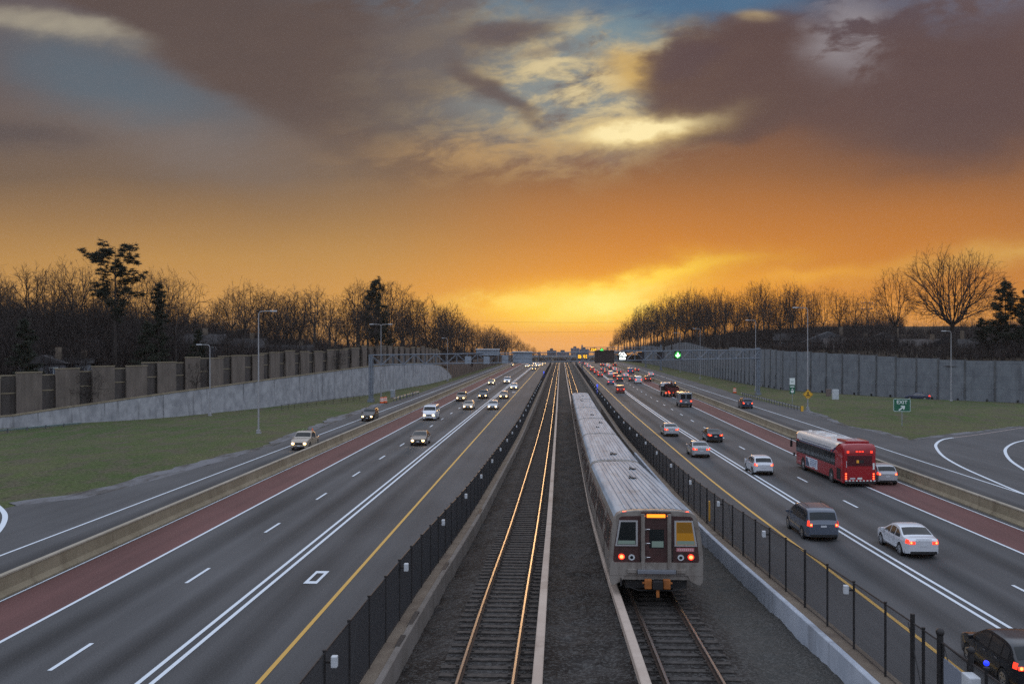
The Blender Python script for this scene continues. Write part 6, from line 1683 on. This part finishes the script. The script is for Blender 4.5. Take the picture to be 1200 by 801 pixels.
# --- flatbed truck
def truck_wheel(t, x, y, r_=.48, w=.28):
    wh = MB().cyl((x, y, r_), (1, 0, 0), r_, w, 22).build('wheel', M['tyre'], t); s = 1 if x > 0 else -1
    MB().cyl((x + s * (w / 2 + .004), y, r_), (1, 0, 0), r_ * .55, .01, 16).build('rim', M['rim'], wh)
def flatbed(p, label):
    t = empty('flatbed_truck', p); tag(t, label, 'truck'); wh = paint('white', PC['white'])
    fr = MB().box(-.45, .45, 0, 7.6, .62, .88).build('chassis', M['black'], t)
    MB().bbox(-1.22, 1.22, 0, 5.2, .92, 1.12, .03).build('flat_bed', pmat('tan_deck', (.24, .19, .11), .8, var=.3), t)
    m = MB()
    for i in range(9): m.box(-1.15, 1.15, .3 + i * .52, .33 + i * .52, 1.121, 1.132)
    m.build('deck_board', M['ledge'], t)
    MB().box(-1.22, 1.22, -.05, -.003, .66, 1.10).build('rear_sill', M['ledge'], t)
    for x in (-.72, 0, .78): l = MB().bbox(x - .17, x + .17, -.11, -.052, .74, .98, .02).build('taillight', M['tail'], t); MB().cyl((x, -.118, .86), (0, 1, 0), .07, .01, 10).build('lamp_core', M['tail_hot'], l)
    MB().box(-1.2, 1.2, 5.2, 5.3, 1.12, 2.0).build('headboard', M['black'], t)
    c = MB().bbox(-1.12, 1.12, 5.45, 7.5, .85, 2.75, .16).build('cab', wh, t)
    MB().bbox(-.5, .5, 5.425, 5.455, 1.75, 2.4, .02).build('rear_window', M['glass'], t)
    MB().bbox(-.98, .98, 7.49, 7.52, 1.75, 2.5, .02).build('windshield', M['glass'], t)
    for s in (-1, 1):
        MB().bbox(s * 1.125 - .012, s * 1.125 + .012, 6.2, 7.1, 1.75, 2.45, .01).build('side_window', M['glass'], t)
        MB().bbox(s * 1.35 - .09, s * 1.35 + .09, 7.1, 7.2, 1.6, 2.2, .03).build('side_mirror', M['black'], t)
        for y in (1.2, 6.6): truck_wheel(t, s * 1.02, y)
    MB().bbox(-1.1, 1.1, 7.5, 7.62, .5, .95, .03).build('bumper', M['box'], t)
    return t
p = at(784.5, 465); flatbed(p, 'flatbed truck with an empty tan deck and three red lamps')
# --- maroon loader truck with a folded boom
def loader(p, label):
    t = empty('boom_truck', p); tag(t, label, 'truck'); mr = paint('maroon', PC['maroon'])
    MB().box(-.45, .45, 0, 7.8, .6, .9).build('chassis', M['black'], t)
    sides = MB(); sides.box(-1.2, -1.12, .1, 4.9, .93, 2.1); sides.box(1.12, 1.2, .1, 4.9, .93, 2.1); sides.box(-1.12, 1.12, .1, .18, .93, 2.0); sides.box(-1.12, 1.12, 4.82, 4.9, .93, 2.4); sides.box(-1.12, 1.12, .18, 4.82, .93, 1.02)
    for i in range(6):
        y = .4 + i * .85; sides.box(-1.25, -1.202, y, y + .1, .95, 2.1); sides.box(1.202, 1.25, y, y + .1, .95, 2.1)
    sides.build('load_body', mr, t)
    r = random.Random(4); ldm = MB()
    for i in range(70):
        a = Vector((r.uniform(-1, 1), r.uniform(.5, 4.6), r.uniform(1.3, 2.5))); b = a + Vector((r.uniform(-.8, .8), r.uniform(-.9, .9), r.uniform(-.3, .4))); b.x = max(-1.05, min(1.05, b.x)); ldm.tube(a, b, r.uniform(.04, .12), .03, 5)
    ldm.build('scrap_load', pmat('dark_scrap', (.02, .014, .012), .8, var=.5), t)
    bm_ = MB(); bm_.tube((.2, 5.1, 1.0), (.2, 5.1, 2.9), .22, .18, 10).tube((.2, 5.1, 2.9), (-.1, 2.4, 3.35), .17, .15, 8).tube((-.1, 2.4, 3.35), (.1, .8, 2.5), .14, .10, 8); bm_.build('boom', mr, t)
    g_ = MB()
    for k in range(4):
        a = k * 1.57; q = Vector((math.cos(a) * .45, math.sin(a) * .45, 0)); g_.path([Vector((.1, .8, 2.5)), Vector((.1, .8, 2.3)) + q, Vector((.1, .8, 1.95)) + q * .4], .07, 6)
    g_.build('grapple', M['black'], t)
    MB().bbox(-1.12, 1.12, 5.5, 7.7, .85, 2.6, .16).build('cab', mr, t); MB().bbox(-.9, .9, 7.69, 7.72, 1.6, 2.35, .02).build('windshield', M['glass'], t)
    for s in (-1, 1):
        l = MB().bbox(s * .95 - .14, s * .95 + .14, .04, .098, 1.0, 1.25, .02).build('taillight', M['tail'], t)
        for y in (1.2, 2.4, 6.7): truck_wheel(t, s * 1.02, y)
        MB().bbox(s * 1.125 - .012, s * 1.125 + .012, 6.3, 7.2, 1.65, 2.3, .01).build('side_window', M['glass'], t)
    MB().cyl((1.0, 5.3, 2.75), (0, 0, 1), .1, .18, 10).build('beacon', pmat('amber_beacon', (.6, .25, .03), .4, emit=(1, .5, .15), estr=2), t)
    return t
p = at(791.5, 466.5); p.x += .1; p.y += 4.5; loader(p, 'maroon boom truck loaded with dark scrap, beyond the grey box van')
# --- grey step van with twin rear windows
def stepvan(p, label):
    t = empty('step_van', p); tag(t, label, 'van'); g_ = paint('van_grey', (.13, .14, .16))
    MB().bbox(-1.08, 1.08, 0, 5.0, .55, 2.55, .12).build('body', g_, t)
    MB().bbox(-1.0, 1.0, 4.9, 6.0, .5, 1.5, .18).build('bonnet', g_, t)
    MB().box(-.9, .9, .2, 5.4, .4, .56).build('chassis', M['black'], t)
    MB().bbox(-1.04, 1.04, -.06, .02, .45, .72, .03).build('bumper', M['black'], t)
    MB().box(-.02, .02, -.012, -.002, .8, 2.4).build('door_seam', M['black'], t)
    MB().bbox(-.95, .95, -.04, .0, 2.40, 2.52, .02).build('rear_visor', M['sign_white'], t)
    MB().bbox(-.18, .18, -.02, .0, .84, .98, .004).build('licence_plate', M['plate'], t)
    for s in (-1, 1):
        MB().bbox(s * .5 - .38, s * .5 + .38, -.015, .003, 1.45, 2.28, .01).build('rear_window', M['glass'], t)
        l = MB().bbox(s * .86 - .15, s * .86 + .15, -.035, -.0, 1.0, 1.24, .02).build('taillight', M['tail'], t); MB().cyl((s * .86, -.04, 1.12), (0, 1, 0), .05, .01, 10).build('lamp_core', M['tail_hot'], l)
        MB().bbox(s * 1.085 - .012, s * 1.085 + .012, 3.5, 4.6, 1.55, 2.25, .01).build('side_window', M['glass'], t)
        MB().bbox(s * 1.3 - .08, s * 1.3 + .08, 4.6, 4.7, 1.3, 1.9, .02).build('side_mirror', M['black'], t)
        for y in (.95, 5.1): truck_wheel(t, s * .93, y, .42, .26)
        truck_wheel(t, s * .93, .95, .42, .26) if False else None
    return t
p = at(804, 477.3); stepvan(p, 'boxy grey van with twin rear windows right behind the flatbed truck')
# ================================================================ METRO TRAIN
M['tr_roof'] = None
def train_mats():
    m = bpy.data.materials.new('train_roof_metal'); m.use_nodes = True; nt = m.node_tree; p = nt.nodes['Principled BSDF']
    v, (x, y, z) = obj_xyz(nt)
    a = noise(nt, comb(nt, x * 3.2, y * .12, 0.), 1., 5, .6); b = noise(nt, comb(nt, x * 1.2, y * .5, 4.), 1., 5, .65); g_ = noise(nt, v, 9., 4, .7)
    c = mixc(nt, a.ss(.35, .65), (.19, .23, .275), (.32, .365, .41)); c = mixc(nt, b.ss(.5, .75) * .6, c, (.12, .13, .14)); c = mixc(nt, g_.ss(.5, .8) * .3, c, (.32, .34, .36))
    nt.links.new(c, p.inputs['Base Color']); p.inputs['Metallic'].default_value = .1; p.inputs['Roughness'].default_value = .62; p.inputs['Specular IOR Level'].default_value = .12; M['tr_roof'] = m
    m = bpy.data.materials.new('train_silver_body'); m.use_nodes = True; nt = m.node_tree; p = nt.nodes['Principled BSDF']
    v, (x, y, z) = obj_xyz(nt); a = noise(nt, comb(nt, x * 4, y * 1.0, z * .7), 1., 5, .65); b = noise(nt, v, 2.2, 5, .65)
    c = mixc(nt, a.ss(.4, .68), (.25, .225, .20), (.16, .135, .115)); c = mixc(nt, b.ss(.5, .74) * .6, c, (.10, .08, .065))
    nt.links.new(c, p.inputs['Base Color']); p.inputs['Metallic'].default_value = .35; p.inputs['Roughness'].default_value = .45; M['tr_body'] = m
train_mats()
M['tr_brown'] = pmat('train_brown', (.050, .020, .018), .38, .1, coat=.25, var=.25, vscale=2)
M['tr_dark'] = pmat('train_underframe', (.010, .009, .009), .8)
M['tr_glass'] = pmat('train_glass', (.010, .013, .014), .08, spec=.7)
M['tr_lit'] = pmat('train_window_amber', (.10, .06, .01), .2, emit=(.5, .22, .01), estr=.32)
M['tr_teal'] = pmat('train_window_teal', (.10, .13, .12), .3, emit=(.18, .26, .22), estr=.25)
M['amber_sign'] = pmat('amber_destination', (.5, .25, .02), .4, emit=(1, .20, .008), estr=2.2)
M['coupler'] = pmat('orange_coupler', (.30, .095, .015), .6, var=.3)
M['frame_al'] = pmat('window_frame_alloy', (.40, .40, .40), .4, .5)
CL, CW, CH_ = 22.2, 1.53, 3.30
def tring(y, k=1.0, zt=CH_, z0=.82):
    """body section: straight to the waist, leaning in above, arched roof"""
    pts = [(CW * k * .97, y, z0), (CW * k, y, 1.25), (CW * k * .985, y, 1.9), (CW * k * .93, y, 2.6), (CW * k * .88, y, zt - .32), (CW * k * .83, y, zt - .16), (CW * k * .72, y, zt - .075), (CW * k * .45, y, zt - .02), (0, y, zt)]
    return pts + [(-a, b, c) for a, b, c in pts[:-1]][::-1]
def tsegm(y, zt=CH_):
    q = tring(y, 1.0, zt)[4:13]; return q
def carriage(root, y0, first):
    """y0 = world y of the rear end; the shell follows the grade from its rear to its front"""
    y1 = y0 + CL; f = lambda y: Vector((TR(y), y, rail_z(y)))
    a, b = f(y0 + 3), f(y1 - 3); d = (b - a).normalized(); c = (a + b) / 2
    rot = Matrix((Vector((d.y, -d.x, 0)).normalized(), d, Vector((d.y, -d.x, 0)).normalized().cross(d))).transposed()
    car_ = MB(); ring_ys = [-CL / 2, -CL / 2 + .12, CL / 2 - .12, CL / 2] if not first else [-CL / 2 + .06, -CL / 2 + .3, CL / 2 - .12, CL / 2]
    ks = [.97, 1, 1, .97]
    rings = [tring(y, k, CH_ - (.05 if k < 1 else 0)) for y, k in zip(ring_ys, ks)]
    car_.grid(rings, close=True); car_.poly(rings[0]); car_.poly(rings[-1][::-1])
    body = car_.build('carriage', M['tr_body'], root, recalc=True); smooth_angle(body, 35)
    body.matrix_local = Matrix.Translation(c) @ rot.to_4x4() @ Matrix.Diagonal((1.05, 1, .955, 1))
    # roof sheet with standing seams
    rf = MB(); rows = []
    ya, yb = -CL / 2 + (.42 if first else .25), CL / 2 - .25
    base = [(x, z + .012) for x, _, z in tring(0)[4:13]]
    mid = []
    for (xa, za), (xb, zb_) in zip(base[:-1], base[1:]):
        n = 4
        for i in range(n): mid.append((xa + (xb - xa) * i / n, za + (zb_ - za) * i / n))
    mid.append(base[-1])
    rows = [[(x, y, z) for x, z in mid] for y in (ya, yb)]
    rf.grid([r[::-1] for r in rows]); roof = rf.build('roof', M['tr_roof'], body, recalc=False); smooth_angle(roof, 50)
    sm_ = MB(); n = 11
    xs = [-.95 + 1.9 * i / (n - 1) for i in range(n)]
    bx = [q[0] for q in base][::-1]; bz = [q[1] for q in base][::-1]
    for x in xs:
        z = float(np.interp(x, bx, bz)); sm_.box(x - .022, x + .022, ya + .1, yb - .1, z - .01, z + .035)
    sm_.build('roof_seam', M['tr_roof'], body)
    # grey roof patches and small hatches
    r = random.Random(int(y0))
    for i in range(2):
        y = r.uniform(-CL / 2 + 3, CL / 2 - 3); x = r.uniform(-.6, .6); MB().bbox(x - .16, x + .16, y - .2, y + .2, CH_ - .02, CH_ + .07, .02).tube((x - .05, y, CH_ + .06), (x - .12, y + .35, CH_ + .12), .03, n=5).build('roof_vent', M['tr_dark'], body)
    # sides: brown window band, doors, windows
    for s in (-1, 1):
        def sx(z, o=.006): return s * (float(np.interp(z, [.82, 1.25, 1.9, 2.6, CH_ - .32], [CW * .97, CW, CW * .985, CW * .93, CW * .88])) + o)
        m = MB(); m.grid([[(sx(z), y, z) for z in (1.72, 1.9, 2.6, 2.74)] for y in (-CL / 2 + .4, CL / 2 - .4)]); m.build('window_band', M['tr_brown'], body)
        k = 0
        for i in range(9):
            yc = -CL / 2 + 2.0 + i * 2.28
            if i in (1, 4, 7):
                dm = MB()
                for q in (-.33, .33): dm.grid([[(sx(z, .014), yc + q + e, z) for z in (1.0, 1.25, 1.9, 2.6, 2.8)] for e in (-.31, .31)])
                dr_ = dm.build('door', M['tr_body'], body)
                g = MB()
                for q in (-.33, .33): g.grid([[(sx(z, .019), yc + q + e, z) for z in (1.75, 2.5)] for e in (-.2, .2)])
                g.build('door_window', M['tr_glass'], dr_)
            else:
                g = MB(); g.grid([[(sx(z, .011), yc + e, z) for z in (1.80, 2.2, 2.58)] for e in (-.78, .78)]); g.build('side_window', M['tr_glass'], body)
    # underframe and bogies
    MB().box(-1.15, 1.15, -CL / 2 + 1.2, CL / 2 - 1.2, .45, .815).build('underframe', M['tr_dark'], body)
    for yb_ in (-CL / 2 + 3.2, CL / 2 - 3.2):
        m = MB(); m.box(-1.05, -.85, yb_ - 1.4, yb_ + 1.4, .3, .62); m.box(.85, 1.05, yb_ - 1.4, yb_ + 1.4, .3, .62)
        for q in (-.95, .95):
            for s in (-1, 1): m.cyl((s * .7175, yb_ + q, .405), (1, 0, 0), .40, .13, 20)
        m.build('bogie', M['tr_dark'], body)
    if not first or True:
        MB().box(-.5, .5, CL / 2, CL / 2 + .72, .95, 2.9).build('gangway', M['tr_dark'], body)
    if first: cab_end(body)
    return body
def cab_end(body):
    Y0 = -CL / 2
    # rounded nose collar in dull silver, slightly proud all round
    col_ = MB(); o = tring(Y0 - .02, 1.0, CH_ - .01, .82); o2 = tring(Y0 + .30, 1.012, CH_ + .014, .80); o1 = tring(Y0 + .07, 1.012, CH_ + .010, .80)
    col_.grid([o, o1, o2], close=True); col_.poly(o); e = col_.build('end_frame', M['tr_body'], body, recalc=True); smooth_angle(e, 40)
    y = Y0 - .022
    def plate(pts, th, nm, mat, par=body, yo=0.0): return MB().prism([(x, y - yo, z) for x, z in pts], (0, -th, 0)).build(nm, mat, par, recalc=True)
    for s in (-1, 1):
        P = lambda q: [(s * x, z) for x, z in q]
        plate(P([(.50, 1.42), (1.36, 1.42), (1.40, 1.52), (1.36, 2.05), (1.20, 3.02), (1.12, 3.08), (.50, 3.10)]), .012, 'corner_panel', M['tr_brown'])
        fr = plate(P([(.60, 2.02), (1.335, 2.02), (1.20, 2.94), (.60, 2.94)]), .035, 'window_frame', M['frame_al'], body, .012)
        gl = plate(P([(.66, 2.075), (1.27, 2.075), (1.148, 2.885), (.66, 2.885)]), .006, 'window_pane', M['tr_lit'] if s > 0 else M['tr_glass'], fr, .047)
        if s > 0: plate(P([(.68, 2.09), (1.255, 2.09), (1.235, 2.22), (.68, 2.22)]), .003, 'lower_glass', M['tr_teal'], fr, .0535); plate(P([(.68, 2.50), (1.19, 2.50), (1.155, 2.87), (.68, 2.87)]), .003, 'upper_glass', pmat('train_window_dim', (.05, .03, .008), .2, emit=(.25, .12, .01), estr=.35), fr, .0535)
        else: plate(P([(.68, 2.09), (1.255, 2.09), (1.235, 2.22), (.68, 2.22)]), .003, 'lower_glass', M['tr_teal'], fr, .0535)
        l = MB().cyl((s * 1.13, y - .03, 1.64), (0, 1, 0), .10, .05, 20).build('tail_lamp', M['tail'], body); MB().cyl((s * 1.13, y - .058, 1.64), (0, 1, 0), .065, .01, 16).build('lamp_core', M['tail_hot'], l)
        h = MB().cyl((s * .80, y - .03, 1.62), (0, 1, 0), .105, .05, 20).build('headlamp', M['box'], body); MB().cyl((s * .80, y - .058, 1.62), (0, 1, 0), .055, .01, 16).build('lens', M['glass'], h)
        MB().bbox(s * 1.0 - .09, s * 1.0 + .09, Y0 + .02, Y0 + .14, CH_ - .13, CH_ - .05, .02).build('marker_lamp', M['tail'], body)
        # vertical pillars each side of the end door
        MB().bbox(s * .43 - .065, s * .43 + .065, y - .10, y - .001, 1.18, 3.18, .03).build('pillar', M['tr_body'], body)
        MB().path([(s * .52, y - .08, 1.5), (s * .52, y - .12, 1.55), (s * .52, y - .12, 2.2), (s * .52, y - .08, 2.25)], .014, 6).build('grab_rail', M['tr_dark'], body)
    dr_ = plate([(-.365, 1.15), (.365, 1.15), (.365, 3.05), (-.365, 3.05)], .02, 'end_door', M['tr_brown'])
    g = plate([(-.22, 1.95), (.26, 1.95), (.26, 2.62), (-.22, 2.62)], .006, 'door_window', M['tr_glass'], dr_, .021); plate([(-.14, 1.98), (.24, 1.98), (.24, 2.20), (-.14, 2.20)], .003, 'painted_reflection', M['tr_teal'], dr_, .0275)  # the faintly glowing teal plate paints a reflection onto the door glass
    bx = MB(); 
    for z in (2.62, 2.12, 1.62): bx.tube((-.36, y - .05, z), (-.20, y - .05, z), .016, n=6); bx.cyl((-.34, y - .05, z), (0, 1, 0), .035, .05, 10)
    bx.build('door_hinge', M['chrome'], dr_)
    hd = plate([(-.50, 2.98), (.50, 2.98), (.48, 3.24), (-.48, 3.24)], .05, 'sign_housing', M['tr_brown'])
    plate([(-.30, 3.045), (.30, 3.045), (.30, 3.165), (-.30, 3.165)], .008, 'destination_sign', M['amber_sign'], hd, .051)
    for x in (-.40, .40): MB().cyl((x, y - .056, 3.105), (0, 1, 0), .045, .014, 14).build('side_lamp', M['amber_sign'], hd)
    plate([(.66, 1.83), (1.24, 1.83), (1.235, 1.97), (.66, 1.97)], .008, 'fleet_plate', pmat('pink_plate', (.40, .13, .15), .5), body, .0125)
    m = MB()
    for i in range(8): x = .70 + i * .066; m.box(x, x + .045, y - .0245, y - .0210, 1.86, 1.94)
    m.build('plate_lettering', pmat('plate_text', (.58, .34, .34), .5), body)
    # lower apron, anticlimber, buffer beam
    plate([(-1.52, .98), (1.52, .98), (1.50, 1.40), (1.42, 1.44), (-1.42, 1.44), (-1.50, 1.40)], .06, 'apron', M['tr_body'])
    ac = MB().bbox(-.62, .62, y - .24, y - .061, 1.06, 1.20, .02).build('anticlimber', pmat('grey_step', (.18, .19, .21), .5, .4), body); 
    for x0, x1 in ((-.95, -.64), (.64, .95)): MB().bbox(x0, x1, y - .16, y - .061, 1.07, 1.22, .02).build('step', M['tr_body'], body)
    for s in (-1, 1):
        P = lambda q: [(s * x, z) for x, z in q]
        plate(P([(1.12, .78), (1.42, .62), (1.50, .74), (1.52, .979), (1.02, .979)]), .05, 'corner_skirt', M['tr_body'])
    # coupler
    MB().cyl((0, y - .15, .72), (0, 1, 0), .13, .7, 14).bbox(-.16, .16, y - .62, y - .40, .58, .88, .03).build('coupler', M['tr_dark'], body)
    for s in (-1, 1): MB().bbox(s * .30 - .115, s * .30 + .115, y - .50, y - .30, .58, .92, .025).cyl((s * .42, y - .4, .78), (1, 0, 0), .04, .12, 8).build('electric_head', M['coupler'], body)
    MB().bbox(-.05, .05, y - .55, y - .47, .30, .60, .015).build('coupler_hook', M['coupler'], body)
    MB().box(-1.0, 1.0, y + .1, y + .9, .5, .979).build('buffer_beam', M['tr_dark'], body)
    MB().path([(-.95, y - .1, .6), (-.6, y - .2, .48), (.6, y - .2, .48), (.95, y - .1, .6)], .025, 6).build('air_hose', M['tr_dark'], body)
    MB().path([(-1.15, y - .02, .9), (-1.15, y - .12, .62)], .03, 6).build('trip_arm', M['tr_dark'], body)
train = empty('metro_train', (0, 0, 0)); tag(train, 'silver and brown six car metro train seen from behind, on the right track', 'train')
YT = 34.2
for i in range(6): carriage(train, YT + i * 22.9, i == 0)
# ================================================================ the road crests and falls away in the distance
def drop(y): return 0.0 if y < 480 else 3.5e-5 * (min(y, 1000) - 480) ** 2
bpy.context.view_layer.update()
for o in list(sc.objects):
    if o.name.startswith(('ground', 'overpass', 'office_building', 'distant_wood', 'power_line')) or o.type in ('LIGHT', 'CAMERA'): continue
    r = o
    while r.parent: r = r.parent
    if r.name.startswith(('ground', 'overpass', 'office_building', 'distant_wood', 'power_line')): continue
    if r.location.y > 480:
        if o is r: o.location.z -= drop(o.location.y)
    elif o.type == 'MESH' and r.location.length < .01 and o.data.users == 1:
        me = o.data; n = len(me.vertices); co = np.empty(n * 3, dtype=np.float32); me.vertices.foreach_get('co', co); c = co.reshape(-1, 3)
        if n and c[:, 1].max() > 480 and o.matrix_world.translation.length < .01:
            yy = np.clip(c[:, 1], 480, 1000); c[:, 2] -= 3.5e-5 * (yy - 480) ** 2; me.vertices.foreach_set('co', c.ravel()); me.update()
# ---- evening haze: one even closed box round the camera and the whole scene, the sky stays outside
hm = bpy.data.materials.new('haze_air'); hm.use_nodes = True; nt = hm.node_tree; nt.nodes.clear()
ho = nt.nodes.new('ShaderNodeOutputMaterial'); pv = nt.nodes.new('ShaderNodeVolumePrincipled'); nt.links.new(pv.outputs[0], ho.inputs['Volume'])
pv.inputs['Color'].default_value = (.95, .80, .70, 1); pv.inputs['Density'].default_value = .00006; pv.inputs['Anisotropy'].default_value = .3
hz = MB().box(-2700, 2700, -700, 3250, -34, 75).build('haze', hm); hz['kind'] = 'stuff'; hz['label'] = 'thin warm evening haze over the highway'
